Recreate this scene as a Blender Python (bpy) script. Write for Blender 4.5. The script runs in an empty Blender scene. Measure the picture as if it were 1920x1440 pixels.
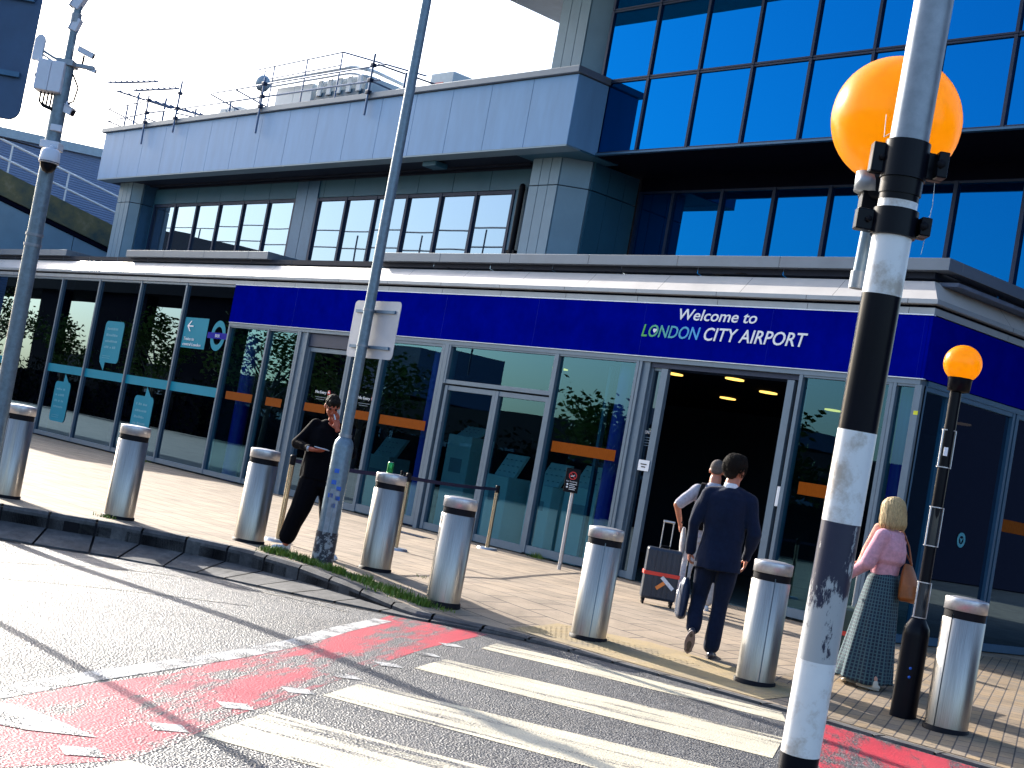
import bpy, bmesh, math, random
import numpy as np
from mathutils import Vector, Matrix
random.seed(7)
R_ = math.radians
scene = bpy.context.scene
COL = scene.collection

# ---------------------------------------------------------------- camera, world, sun, exposure
cam_d = bpy.data.cameras.new('camera')
cam = bpy.data.objects.new('camera', cam_d)
COL.objects.link(cam)
scene.camera = cam
cam_d.sensor_width = 36.0
cam_d.lens = 2750 / 1920 * 36.0
cam_d.clip_end = 3000
_roll, _pitch, _yaw = R_(10.25), R_(3.29), R_(-49.25)
_fw = Vector((math.sin(_yaw) * math.cos(_pitch), math.cos(_yaw) * math.cos(_pitch), math.sin(_pitch)))
_rt = Vector((math.cos(_yaw), -math.sin(_yaw), 0))
_up = _rt.cross(_fw)
_r2 = _rt * math.cos(_roll) + _up * math.sin(_roll)
_u2 = -_rt * math.sin(_roll) + _up * math.cos(_roll)
cam.matrix_world = Matrix(((_r2.x, _u2.x, -_fw.x, 0), (_r2.y, _u2.y, -_fw.y, 0), (_r2.z, _u2.z, -_fw.z, 1.3), (0, 0, 0, 1)))

SUN_AZ = 178.0      # direction towards the sun, degrees counter-clockwise from +X
SUN_EL = 23.0
w = bpy.data.worlds.new('World')
scene.world = w
w.use_nodes = True
nt = w.node_tree
bg = nt.nodes['Background']
sky = nt.nodes.new('ShaderNodeTexSky')
sky.sky_type = 'NISHITA'
sky.sun_disc = False
sky.sun_elevation = R_(SUN_EL)
sky.sun_rotation = R_(90 - SUN_AZ)
sky.air_density = 1.0
sky.dust_density = 3.0
sky.ozone_density = 3.0
nt.links.new(sky.outputs[0], bg.inputs[0])
bg.inputs[1].default_value = 0.15
sun_d = bpy.data.lights.new('sun', 'SUN')
sun_d.energy = 4.6
sun_d.angle = R_(0.5)
sun_d.color = (1.0, 0.93, 0.82)
sun = bpy.data.objects.new('sun', sun_d)
COL.objects.link(sun)
sd = Vector((math.cos(R_(SUN_AZ)) * math.cos(R_(SUN_EL)), math.sin(R_(SUN_AZ)) * math.cos(R_(SUN_EL)), math.sin(R_(SUN_EL))))
sun.rotation_euler = (-sd).to_track_quat('-Z', 'Y').to_euler()
sun.location = sd * 60
scene.view_settings.view_transform = 'Standard'
scene.view_settings.look = 'None'
scene.view_settings.exposure = 1.4
scene.view_settings.gamma = 1.0
scene.cycles.max_bounces = 8
scene.cycles.transparent_max_bounces = 16
scene.cycles.caustics_reflective = False
scene.cycles.caustics_refractive = False

# ---------------------------------------------------------------- materials
def newmat(name):
    m = bpy.data.materials.new(name)
    m.use_nodes = True
    return m, m.node_tree.nodes, m.node_tree.links, m.node_tree.nodes['Principled BSDF']

def noise_node(N, L, scale, detail=4, rough=.6, vec='Object', stretch=None):
    tc = N.new('ShaderNodeTexCoord')
    mp = N.new('ShaderNodeMapping')
    L.new(tc.outputs[vec], mp.inputs[0])
    if stretch: mp.inputs['Scale'].default_value = stretch
    n = N.new('ShaderNodeTexNoise')
    n.inputs['Scale'].default_value = scale
    n.inputs['Detail'].default_value = detail
    n.inputs['Roughness'].default_value = rough
    L.new(mp.outputs[0], n.inputs['Vector'])
    return n

def ramp(N, L, src, stops, interp='LINEAR'):
    r = N.new('ShaderNodeValToRGB')
    r.color_ramp.interpolation = interp
    e = r.color_ramp.elements
    e[0].position, e[0].color = stops[0][0], (*stops[0][1], 1)
    e[1].position, e[1].color = stops[-1][0], (*stops[-1][1], 1)
    for p, c in stops[1:-1]:
        x = e.new(p); x.color = (*c, 1)
    L.new(src, r.inputs[0])
    return r

def mat(name, col, rough=.5, metal=0., spec=.5, var=.12, scale=6., bump=0., bscale=60., stretch=None, coat=0., rvar=0., emit=None, estr=0.):
    """plain surface with a little uneven colour, roughness and relief"""
    m, N, L, P = newmat(name)
    n = noise_node(N, L, scale, 5, .65, stretch=stretch)
    c = Vector(col)
    r = ramp(N, L, n.outputs[0], [(.3, tuple(c * (1 - var))), (.7, tuple(c * (1 + var)))])
    L.new(r.outputs[0], P.inputs['Base Color'])
    P.inputs['Roughness'].default_value = rough
    P.inputs['Metallic'].default_value = metal
    P.inputs['Specular IOR Level'].default_value = spec
    P.inputs['Coat Weight'].default_value = coat
    if rvar:
        mr = N.new('ShaderNodeMapRange')
        mr.inputs['To Min'].default_value = max(0, rough - rvar); mr.inputs['To Max'].default_value = min(1, rough + rvar)
        L.new(n.outputs[0], mr.inputs[0]); L.new(mr.outputs[0], P.inputs['Roughness'])
    if bump:
        nb = noise_node(N, L, bscale, 4, .6, stretch=stretch)
        b = N.new('ShaderNodeBump'); b.inputs['Strength'].default_value = bump; b.inputs['Distance'].default_value = .01
        L.new(nb.outputs[0], b.inputs['Height']); L.new(b.outputs[0], P.inputs['Normal'])
    if emit:
        P.inputs['Emission Color'].default_value = (*emit, 1); P.inputs['Emission Strength'].default_value = estr
    return m

def glass_mat(name, tint, refl=(1, 1, 1), f0=.08, f90=.9, wav=.0):
    """window pane: tinted see-through plus a mirror reflection that grows towards grazing"""
    m, N, L, P = newmat(name)
    N.remove(P)
    out = N['Material Output']
    tr = N.new('ShaderNodeBsdfTransparent'); tr.inputs[0].default_value = (*tint, 1)
    gl = N.new('ShaderNodeBsdfGlossy'); gl.inputs['Color'].default_value = (*refl, 1); gl.inputs['Roughness'].default_value = .004
    lw = N.new('ShaderNodeLayerWeight'); lw.inputs['Blend'].default_value = .35
    mr = N.new('ShaderNodeMapRange'); mr.inputs['To Min'].default_value = f0; mr.inputs['To Max'].default_value = f90
    L.new(lw.outputs['Facing'], mr.inputs[0])
    mx = N.new('ShaderNodeMixShader')
    L.new(mr.outputs[0], mx.inputs[0]); L.new(tr.outputs[0], mx.inputs[1]); L.new(gl.outputs[0], mx.inputs[2])
    L.new(mx.outputs[0], out.inputs[0])
    if wav:
        n = noise_node(N, L, .6, 1, .3)
        b = N.new('ShaderNodeBump'); b.inputs['Strength'].default_value = wav; b.inputs['Distance'].default_value = .02
        L.new(n.outputs[0], b.inputs['Height']); L.new(b.outputs[0], gl.inputs['Normal'])
    return m

def mirror_glass(name, base, refl, fac, wav=.03):
    """coated facade glass: mostly mirror, dark body colour behind"""
    m, N, L, P = newmat(name)
    N.remove(P)
    out = N['Material Output']
    df = N.new('ShaderNodeBsdfDiffuse'); df.inputs[0].default_value = (*base, 1)
    gl = N.new('ShaderNodeBsdfGlossy'); gl.inputs['Color'].default_value = (*refl, 1); gl.inputs['Roughness'].default_value = .006
    mx = N.new('ShaderNodeMixShader'); mx.inputs[0].default_value = fac
    n = noise_node(N, L, .7, 1, .3)
    b = N.new('ShaderNodeBump'); b.inputs['Strength'].default_value = wav; b.inputs['Distance'].default_value = .03
    L.new(n.outputs[0], b.inputs['Height']); L.new(b.outputs[0], gl.inputs['Normal'])
    L.new(df.outputs[0], mx.inputs[1]); L.new(gl.outputs[0], mx.inputs[2]); L.new(mx.outputs[0], out.inputs[0])
    return m

M = {}
M['frame'] = mat('frame_aluminium', (.125, .18, .24), .42, .3, var=.08, bump=.05)
M['frame_dark'] = mat('frame_blue_dark', (.006, .02, .06), .5, .2, var=.1)
M['frame_mid'] = mat('frame_blue_grey', (.04, .12, .22), .4, .3, var=.1)
M['clad'] = mat('fascia_cladding', (.15, .33, .58), .5, .0, spec=.3, var=.09, scale=1.1, stretch=(3, 3, .5), bump=.02, bscale=8)
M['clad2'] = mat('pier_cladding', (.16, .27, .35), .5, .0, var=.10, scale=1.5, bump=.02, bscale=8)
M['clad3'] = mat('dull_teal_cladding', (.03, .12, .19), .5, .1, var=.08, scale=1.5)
M['coping'] = mat('coping_metal', (.15, .185, .23), .45, .3, var=.08, scale=2)
M['canopy'] = mat('canopy_painted_metal', (.60, .57, .55), .34, .1, var=.07, scale=1.6, bump=.03, bscale=6, rvar=.08)
M['lip'] = mat('canopy_lip_metal', (.29, .33, .37), .45, .2, var=.1, scale=3)
M['deck'] = mat('podium_deck', (.10, .13, .2), .8, var=.2)
M['dark'] = mat('dark_void', (.003, .004, .012), .9, spec=.05, var=.1)
M['soffit'] = mat('soffit_panels', (.008, .014, .03), .6, spec=.2, var=.1)
M['sign_blue'] = mat('sign_blue_film', (.0, .003, .235), .65, spec=.0, var=.16, scale=2.5, rvar=.06)
M['sign_trim'] = mat('sign_trim', (.7, .75, .85), .35, .2, var=.05)
M['white_letter'] = mat('white_letter', (.82, .86, .9), .4, var=.02)
M['teal'] = mat('teal_window_film', (.003, .25, .35), .6, spec=.15, var=.06, scale=1.5)
M['teal_light'] = mat('pale_teal_print', (.05, .32, .42), .5, var=.03)
M['roundel_blue'] = mat('roundel_blue', (.0, .005, .30), .5, spec=.05, var=.03)
M['pane'] = glass_mat('ground_floor_glass', (.26, .52, .60), (.26, .62, .86), .06, .5, .05)
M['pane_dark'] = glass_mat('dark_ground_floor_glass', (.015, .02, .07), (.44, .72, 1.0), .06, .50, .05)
M['curtain'] = mirror_glass('curtain_wall_glass', (.0, .012, .06), (.002, .175, .50), .62)
M['curtain2'] = mirror_glass('lower_curtain_glass', (.0, .012, .06), (.002, .16, .46), .55)
M['win'] = mirror_glass('first_floor_glass', (.05, .08, .12), (.27, .37, .48), .72)
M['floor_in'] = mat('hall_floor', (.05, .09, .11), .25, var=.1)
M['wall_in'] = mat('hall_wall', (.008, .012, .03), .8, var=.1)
M['kiosk'] = mat('white_kiosk_panel', (.65, .8, .8), .35, var=.03)
M['col_blue'] = mat('blue_column_paint', (.01, .02, .42), .3, var=.08)
M['steel'] = mat('brushed_stainless', (.36, .34, .31), .35, .92, var=.22, scale=7, stretch=(30, 30, .6), rvar=.10, bump=.03, bscale=10)
_st = M['steel'].node_tree
for _mp in [n for n in _st.nodes if n.type == 'MAPPING']:
    _oi = _st.nodes.new('ShaderNodeObjectInfo'); _ml = _st.nodes.new('ShaderNodeMath'); _ml.operation = 'MULTIPLY'; _ml.inputs[1].default_value = 60
    _st.links.new(_oi.outputs['Random'], _ml.inputs[0]); _st.links.new(_ml.outputs[0], _mp.inputs['Location'])
M['steel_top'] = mat('stainless_cap', (.5, .5, .52), .38, .7, var=.12, scale=40)
M['black'] = mat('black_rubber', (.005, .005, .008), .6, spec=.15, var=.15)
M['black_gloss'] = mat('black_gloss_paint', (.003, .004, .008), .28, spec=.12, var=.2)
M['galv'] = mat('galvanised_steel', (.15, .21, .26), .42, .45, var=.22, scale=18, rvar=.1, bump=.08, bscale=40)
M['galv_light'] = mat('galvanised_light', (.24, .27, .31), .42, .5, var=.2, scale=22, rvar=.1)
M['white_plastic'] = mat('white_plastic', (.6, .64, .72), .4, var=.05)
M['sign_back'] = mat('sign_back_grey', (.40, .42, .47), .45, .1, var=.08, scale=5)
M['navy_back'] = mat('dark_sign_back', (.03, .08, .17), .5, var=.1)
M['scaf'] = mat('scaffold_tube', (.08, .14, .26), .45, .3, var=.2, scale=9)
M['unit_white'] = mat('plant_unit_white', (.72, .74, .74), .5, var=.05)
M['unit_grey'] = mat('plant_unit_grey', (.32, .40, .46), .5, .2, var=.1)
M['unit_dark'] = mat('plant_louvre_dark', (.03, .10, .16), .5, var=.1)
M['spot'] = mat('downlight_lens', (.9, .7, .3), .4, emit=(1, .60, .12), estr=.9)
M['kerb'] = None

def concrete(name, c0, c1, stain, scale=2.0, bump=.3):
    m, N, L, P = newmat(name)
    n = noise_node(N, L, scale, 8, .7)
    r = ramp(N, L, n.outputs[0], [(.3, c0), (.55, c1), (.75, stain)])
    n2 = noise_node(N, L, 90, 3, .6)
    mx = N.new('ShaderNodeMixRGB'); mx.blend_type = 'MULTIPLY'; mx.inputs[0].default_value = .5
    r2 = ramp(N, L, n2.outputs[0], [(.3, (.55, .55, .55)), (.6, (1, 1, 1))])
    L.new(r.outputs[0], mx.inputs[1]); L.new(r2.outputs[0], mx.inputs[2])
    L.new(mx.outputs[0], P.inputs['Base Color'])
    P.inputs['Roughness'].default_value = .8
    b = N.new('ShaderNodeBump'); b.inputs['Strength'].default_value = bump; b.inputs['Distance'].default_value = .01
    L.new(n2.outputs[0], b.inputs['Height']); L.new(b.outputs[0], P.inputs['Normal'])
    return m
M['kerb'] = concrete('kerb_concrete', (.018, .020, .026), (.08, .08, .085), (.17, .16, .155), 4.5)
M['ramp_conc'] = concrete('mossy_concrete', (.03, .06, .06), (.14, .13, .06), (.30, .25, .17), 1.2)

def brick_mat(name, c1, c2, mortar, bw, bh, ms, rot, rough=.75, spec=.4, dirt=.35, offset=.5):
    m, N, L, P = newmat(name)
    tc = N.new('ShaderNodeTexCoord'); mp = N.new('ShaderNodeMapping')
    mp.inputs['Rotation'].default_value = (0, 0, R_(rot))
    L.new(tc.outputs['Object'], mp.inputs[0])
    bt = N.new('ShaderNodeTexBrick')
    bt.offset = offset
    bt.inputs['Scale'].default_value = 1; bt.inputs['Brick Width'].default_value = bw; bt.inputs['Row Height'].default_value = bh
    bt.inputs['Mortar Size'].default_value = ms; bt.inputs['Mortar Smooth'].default_value = .2
    bt.inputs['Color1'].default_value = (*c1, 1); bt.inputs['Color2'].default_value = (*c2, 1); bt.inputs['Mortar'].default_value = (*mortar, 1)
    L.new(mp.outputs[0], bt.inputs[0])
    n = noise_node(N, L, 1.3, 7, .7)
    n2 = noise_node(N, L, 60, 3, .6)
    r = ramp(N, L, n.outputs[0], [(.32, (1 - dirt,) * 3), (.55, (1, 1, 1))])
    r2 = ramp(N, L, n2.outputs[0], [(.3, (.8, .8, .8)), (.65, (1.05, 1.05, 1.05))])
    a = N.new('ShaderNodeMixRGB'); a.blend_type = 'MULTIPLY'; a.inputs[0].default_value = 1
    c = N.new('ShaderNodeMixRGB'); c.blend_type = 'MULTIPLY'; c.inputs[0].default_value = 1
    L.new(bt.outputs[0], a.inputs[1]); L.new(r.outputs[0], a.inputs[2])
    L.new(a.outputs[0], c.inputs[1]); L.new(r2.outputs[0], c.inputs[2])
    L.new(c.outputs[0], P.inputs['Base Color'])
    P.inputs['Roughness'].default_value = rough; P.inputs['Specular IOR Level'].default_value = spec
    inv = N.new('ShaderNodeMath'); inv.operation = 'SUBTRACT'; inv.inputs[0].default_value = 1
    L.new(bt.outputs['Fac'], inv.inputs[1])
    ad = N.new('ShaderNodeMath'); ad.operation = 'MULTIPLY_ADD'; ad.inputs[1].default_value = .25
    L.new(n2.outputs[0], ad.inputs[0]); L.new(inv.outputs[0], ad.inputs[2])
    b = N.new('ShaderNodeBump'); b.inputs['Strength'].default_value = .5; b.inputs['Distance'].default_value = .006
    L.new(ad.outputs[0], b.inputs['Height']); L.new(b.outputs[0], P.inputs['Normal'])
    return m
M['slabs'] = brick_mat('paving_slabs', (.39, .30, .215), (.33, .26, .195), (.09, .07, .06), .62, .42, .012, 0, dirt=.42)
M['blocks'] = brick_mat('block_paving', (.34, .24, .14), (.25, .20, .15), (.06, .05, .05), .21, .105, .006, 62)

def asphalt_mat(name, wear=None, paint=None, paint2=None, lo=.45, hi=.6, wscale=3., stretch=(1, 1, 1), rot=0.):
    m, N, L, P = newmat(name)
    v = N.new('ShaderNodeTexVoronoi'); v.inputs['Scale'].default_value = 75
    tc = N.new('ShaderNodeTexCoord'); L.new(tc.outputs['Object'], v.inputs['Vector'])
    r = ramp(N, L, v.outputs['Color'], [(.15, (.018, .019, .024)), (.55, (.046, .047, .054)), (.88, (.15, .15, .155))])
    n = noise_node(N, L, .8, 6, .7)
    r2 = ramp(N, L, n.outputs[0], [(.3, (.5, .5, .53)), (.5, (.9, .9, .9)), (.7, (1.3, 1.3, 1.28))])
    a = N.new('ShaderNodeMixRGB'); a.blend_type = 'MULTIPLY'; a.inputs[0].default_value = 1
    L.new(r.outputs[0], a.inputs[1]); L.new(r2.outputs[0], a.inputs[2])
    b = N.new('ShaderNodeBump'); b.inputs['Strength'].default_value = 1.0; b.inputs['Distance'].default_value = .011
    L.new(v.outputs['Distance'], b.inputs['Height']); 
    P.inputs['Specular IOR Level'].default_value = .78
    rr = ramp(N, L, v.outputs['Color'], [(.1, (.30,) * 3), (.8, (.70,) * 3)])
    L.new(b.outputs[0], P.inputs['Normal'])
    if paint is None:
        L.new(a.outputs[0], P.inputs['Base Color']); L.new(rr.outputs[0], P.inputs['Roughness'])
        return m
    mp = N.new('ShaderNodeMapping'); mp.inputs['Rotation'].default_value = (0, 0, R_(rot)); mp.vector_type = 'POINT'
    L.new(tc.outputs['Object'], mp.inputs[0])
    mp2 = N.new('ShaderNodeMapping'); mp2.inputs['Scale'].default_value = stretch
    L.new(mp.outputs[0], mp2.inputs[0])
    wn = N.new('ShaderNodeTexNoise'); wn.inputs['Scale'].default_value = wscale; wn.inputs['Detail'].default_value = 9; wn.inputs['Roughness'].default_value = .72
    L.new(mp2.outputs[0], wn.inputs['Vector'])
    ad = N.new('ShaderNodeMath'); ad.operation = 'MULTIPLY_ADD'; ad.inputs[1].default_value = .10
    L.new(v.outputs['Distance'], ad.inputs[0]); L.new(wn.outputs[0], ad.inputs[2])
    fac = ramp(N, L, ad.outputs[0], [(lo, (1, 1, 1)), (hi, (0, 0, 0))])
    pn = noise_node(N, L, 2.2, 6, .7)
    pc = ramp(N, L, pn.outputs[0], [(.3, paint2 or tuple(x * .8 for x in paint)), (.65, paint)])
    mx = N.new('ShaderNodeMixRGB'); L.new(fac.outputs[0], mx.inputs[0]); L.new(a.outputs[0], mx.inputs[1]); L.new(pc.outputs[0], mx.inputs[2])
    L.new(mx.outputs[0], P.inputs['Base Color'])
    mr = N.new('ShaderNodeMixRGB'); L.new(fac.outputs[0], mr.inputs[0]); L.new(rr.outputs[0], mr.inputs[1]); mr.inputs[2].default_value = (.5, .5, .5, 1)
    L.new(mr.outputs[0], P.inputs['Roughness'])
    sb = N.new('ShaderNodeMath'); sb.operation = 'MULTIPLY_ADD'; sb.inputs[1].default_value = -.6; sb.inputs[2].default_value = .9
    L.new(fac.outputs[0], sb.inputs[0]); L.new(sb.outputs[0], b.inputs['Strength'])
    return m
M['asphalt'] = asphalt_mat('asphalt')
M['zebra'] = asphalt_mat('worn_zebra_paint', paint=(.66, .59, .43), paint2=(.46, .42, .33), lo=.575, hi=.66, wscale=2.4, stretch=(.35, 3.4, 1), rot=-27)
M['red'] = asphalt_mat('worn_red_surfacing', paint=(.46, .014, .035), paint2=(.32, .014, .035), lo=.515, hi=.60, wscale=1.6, stretch=(.45, 2.3, 1), rot=51)
M['line'] = asphalt_mat('worn_white_line', paint=(.50, .49, .48), lo=.52, hi=.64, wscale=5)
M['linefaint'] = asphalt_mat('faint_line', paint=(.5, .45, .36), lo=.48, hi=.56, wscale=5)

# ---------------------------------------------------------------- mesh helpers
class MB:
    """collects shapes, then links them as ONE mesh object"""
    def __init__(s): s.v = []; s.f = []; s.mi = []; s.cur = 0; s.smooth = []; s.sm = False
    def add(s, vs, fs, sm=None):
        o = len(s.v); s.v += [tuple(x) for x in vs]
        for f in fs:
            s.f.append(tuple(i + o for i in f)); s.mi.append(s.cur); s.smooth.append(s.sm if sm is None else sm)
        return s
    def box(s, x0, x1, y0, y1, z0, z1):
        v = [(x, y, z) for z in (z0, z1) for y in (y0, y1) for x in (x0, x1)]
        return s.add(v, [(0, 2, 3, 1), (4, 5, 7, 6), (0, 1, 5, 4), (2, 6, 7, 3), (0, 4, 6, 2), (1, 3, 7, 5)], False)
    def obox(s, c, ax, ay, az):
        c, ax, ay, az = Vector(c), Vector(ax), Vector(ay), Vector(az)
        v = [c + i * ax + j * ay + k * az for k in (-1, 1) for j in (-1, 1) for i in (-1, 1)]
        return s.add(v, [(0, 2, 3, 1), (4, 5, 7, 6), (0, 1, 5, 4), (2, 6, 7, 3), (0, 4, 6, 2), (1, 3, 7, 5)], False)
    def cyl(s, p0, p1, r0, r1=None, n=16, caps=True, sm=True):
        p0, p1 = Vector(p0), Vector(p1); r1 = r0 if r1 is None else r1
        d = (p1 - p0).normalized(); a = d.orthogonal().normalized(); b = d.cross(a)
        v = []
        for p, r in ((p0, r0), (p1, r1)):
            for i in range(n):
                t = 2 * math.pi * i / n; v.append(p + (a * math.cos(t) + b * math.sin(t)) * r)
        s.add(v, [(i, (i + 1) % n, n + (i + 1) % n, n + i) for i in range(n)], sm)
        if caps: s.add(v[:n], [tuple(range(n))[::-1]], False); s.add(v[n:], [tuple(range(n))], False)
        return s
    def tube(s, pts, r, n=8):
        for a, b in zip(pts[:-1], pts[1:]): s.cyl(a, b, r, n=n)
        return s
    def lathe(s, prof, c=(0, 0, 0), n=24, axis=None, sm=True):
        """prof: (radius, height) pairs turned about z, or about axis through c"""
        c = Vector(c)
        if axis is None: a, b, d = Vector((1, 0, 0)), Vector((0, 1, 0)), Vector((0, 0, 1))
        else:
            d = Vector(axis).normalized(); a = d.orthogonal().normalized(); b = d.cross(a)
        v = []
        for r, h in prof:
            for i in range(n):
                t = 2 * math.pi * i / n; v.append(c + d * h + (a * math.cos(t) + b * math.sin(t)) * r)
        f = []
        for k in range(len(prof) - 1):
            for i in range(n): f.append((k * n + i, k * n + (i + 1) % n, (k + 1) * n + (i + 1) % n, (k + 1) * n + i))
        return s.add(v, f, sm)
    def quad(s, *p, sm=False): return s.add(p, [tuple(range(len(p)))], sm)
    def prism(s, pts, ext):
        n = len(pts); e = Vector(ext); v = [Vector(p) for p in pts]; v += [p + e for p in v]
        return s.add(v, [tuple(range(n)), tuple(range(2 * n - 1, n - 1, -1))] + [(i, n + i, n + (i + 1) % n, (i + 1) % n) for i in range(n)], False)
    def build(s, name, m, parent=None, bevel=0, local=False):
        me = bpy.data.meshes.new(name)
        me.from_pydata(s.v, [], s.f)
        for x in (m if isinstance(m, (list, tuple)) else [m]): me.materials.append(x)
        me.polygons.foreach_set('material_index', s.mi)
        me.polygons.foreach_set('use_smooth', s.smooth)
        bm = bmesh.new(); bm.from_mesh(me); bmesh.ops.recalc_face_normals(bm, faces=bm.faces); bm.to_mesh(me); bm.free()
        me.update()
        o = bpy.data.objects.new(name, me); COL.objects.link(o)
        if parent:
            o.parent = parent
            if not local: o.matrix_parent_inverse = base_inv(parent)
        if bevel:
            b = o.modifiers.new('bevel', 'BEVEL'); b.width = bevel; b.segments = 2; b.limit_method = 'ANGLE'; b.angle_limit = R_(40)
        return o

def base_inv(o):
    mt = Matrix.LocRotScale(o.location, o.rotation_euler, o.scale)
    if o.parent: mt = base_inv(o.parent).inverted() @ o.matrix_parent_inverse @ mt
    return mt.inverted()

def tag(o, label=None, cat=None, group=None, kind=None):
    if label: o['label'] = label
    if cat: o['category'] = cat
    if group: o['group'] = group
    if kind: o['kind'] = kind
    return o

def thing(name, loc, label, cat, group=None, rz=0.):
    o = bpy.data.objects.new(name, None); COL.objects.link(o)
    o.location = loc; o.rotation_euler = (0, 0, rz); o.empty_display_size = .2
    return tag(o, label, cat, group)

def struct(o): o['kind'] = 'structure'; return o

def copy_tree(o, parent=None):
    c = o.copy(); COL.objects.link(c)
    if parent: c.parent = parent
    for ch in list(o.children): copy_tree(ch, c)
    return c

def text_mesh(body, size, m, shear=0., offset=0., extrude=.004, name='lettering', spacing=1.0, align='LEFT'):
    cu = bpy.data.curves.new(name, 'FONT'); cu.body = body; cu.size = size; cu.shear = shear; cu.offset = offset; cu.extrude = extrude
    cu.space_character = spacing; cu.align_x = align; cu.resolution_u = 3
    t = bpy.data.objects.new(name, cu); COL.objects.link(t)
    bpy.context.view_layer.update()
    me = bpy.data.meshes.new_from_object(t.evaluated_get(bpy.context.evaluated_depsgraph_get()))
    bpy.data.objects.remove(t); bpy.data.curves.remove(cu)
    me.materials.clear(); me.materials.append(m)
    return me

def text_obj(body, x0, z0, y, width, height, m, parent, name='lettering', shear=0., offset=0., ext=.004, flipx=1, plane='XZ', rotmat=None):
    """lettering fitted to a width and cap height, standing on a wall that faces -Y"""
    me = text_mesh(body, 1.0, m, shear, offset, ext, name)
    co = np.zeros(len(me.vertices) * 3); me.vertices.foreach_get('co', co); co = co.reshape(-1, 3)
    sx = width / (co[:, 0].max() - co[:, 0].min()); x_min = co[:, 0].min()
    capz = .70
    sz = height / capz
    out = np.zeros_like(co)
    out[:, 0] = x0 + (co[:, 0] - x_min) * sx
    out[:, 1] = y - co[:, 2]
    out[:, 2] = z0 + co[:, 1] * sz
    me.vertices.foreach_set('co', out.ravel()); me.update()
    o = bpy.data.objects.new(name, me); COL.objects.link(o)
    if parent:
        o.parent = parent
        if rotmat is None: o.matrix_parent_inverse = base_inv(parent)
    return o

def sm01(t): t = min(1, max(0, t)); return t * t * (3 - 2 * t)
# ---------------------------------------------------------------- ground, road, kerb, pavement
_zx = [-15.25 + .25 * i for i in range(31)]
_zz = [-.15 - .16 * sm01((-8 - x) / 6.5) for x in _zx]
def zroad(x, y): return float(np.interp(x, _zx, _zz))
KP = [(-15.3, -40, 0), (-15.3, 0, 0), (-15.2, 5, 0), (-14.95, 6.24, 0), (-14.54, 6.81, 0), (-14.3, 7.26, 0), (-13.61, 7.87, 0), (-13.1, 8.15, 0), (-12.4, 8.33, -.02), (-11.6, 8.4, -.06), (-10.64, 8.45, -.13), (-9.95, 8.9, -.138), (-9.36, 9.05, -.138), (-8.7, 9.12, -.138), (-7.93, 9.2, -.138), (-6.67, 9.38, -.138), (-6.0, 9.42, -.138), (-5.3, 9.5, -.138), (0, 10.1, -.138), (30, 13.5, -.138)]
def resample(P, step):
    out = []
    for a, b in zip(P[:-1], P[1:]):
        n = max(1, int(math.hypot(b[0] - a[0], b[1] - a[1]) / step)) if a[1] > -1 else 6
        if b[0] > 0: n = min(n, 12)
        out += [tuple(a[k] + (b[k] - a[k]) * i / n for k in range(3)) for i in range(n)]
    return out + [P[-1]]
KK = resample(KP, .15)
KA = np.array(KK)
def pav(x, y):
    d = np.hypot(KA[:, 0] - x, KA[:, 1] - y); i = int(d.argmin())
    return float(KA[i, 2] * (1 - sm01(d[i] / 2.5)))

g = MB()
xs = [-1500, -300, -120, -60, -40] + [-30, -24, -18] + _zx + [-7 + .5 * i for i in range(23)] + [10, 20, 60, 200, 1500]
ys = [-1500, -200, -60, -20, -8, -3, 0, 3, 6, 9, 12, 16, 20, 30, 80, 300, 1500]
gv = [(x, y, zroad(x, y) - (0.02 if abs(x) > 100 or abs(y) > 100 else 0)) for y in ys for x in xs]
nx = len(xs)
g.add(gv, [(j * nx + i, j * nx + i + 1, (j + 1) * nx + i + 1, (j + 1) * nx + i) for j in range(len(ys) - 1) for i in range(nx - 1)])
struct(g.build('road', M['asphalt']))

# pavement sheet: from the kerb back to the building
KN = []
for i, p in enumerate(KK):
    a, b = KK[max(0, i - 1)], KK[min(len(KK) - 1, i + 1)]
    d = Vector((b[0] - a[0], b[1] - a[1])).normalized(); KN.append(Vector((-d.y, d.x)))
def sheet(name, poly, m, lift, zf, step=.35, kind='structure', box=None):
    """thin surface draped over zf inside a polygon"""
    bm = bmesh.new()
    vs = [bm.verts.new((x, y, 0)) for x, y in poly]
    bm.faces.new(vs)
    x0, x1 = min(p[0] for p in poly), max(p[0] for p in poly); y0, y1 = min(p[1] for p in poly), max(p[1] for p in poly)
    if box: x0, x1, y0, y1 = box
    k = x0 + step
    while k < x1:
        bmesh.ops.bisect_plane(bm, geom=bm.verts[:] + bm.edges[:] + bm.faces[:], plane_co=(k, 0, 0), plane_no=(1, 0, 0)); k += step
    k = y0 + step
    while k < y1:
        bmesh.ops.bisect_plane(bm, geom=bm.verts[:] + bm.edges[:] + bm.faces[:], plane_co=(0, k, 0), plane_no=(0, 1, 0)); k += step
    for v in bm.verts: v.co.z = zf(v.co.x, v.co.y) + lift
    bmesh.ops.recalc_face_normals(bm, faces=bm.faces)
    me = bpy.data.meshes.new(name); bm.to_mesh(me); bm.free(); me.materials.append(m)
    o = bpy.data.objects.new(name, me); COL.objects.link(o); o['kind'] = kind
    return o
ep = [(p[0] + n.x * .13, p[1] + n.y * .13) for p, n in zip(KK, KN)]
sheet('pavement', ep + [(30, 40), (-90, 40), (-90, -40)], M['slabs'], 0, pav, .3, box=(-15, 4, 6, 13.5))

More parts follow.
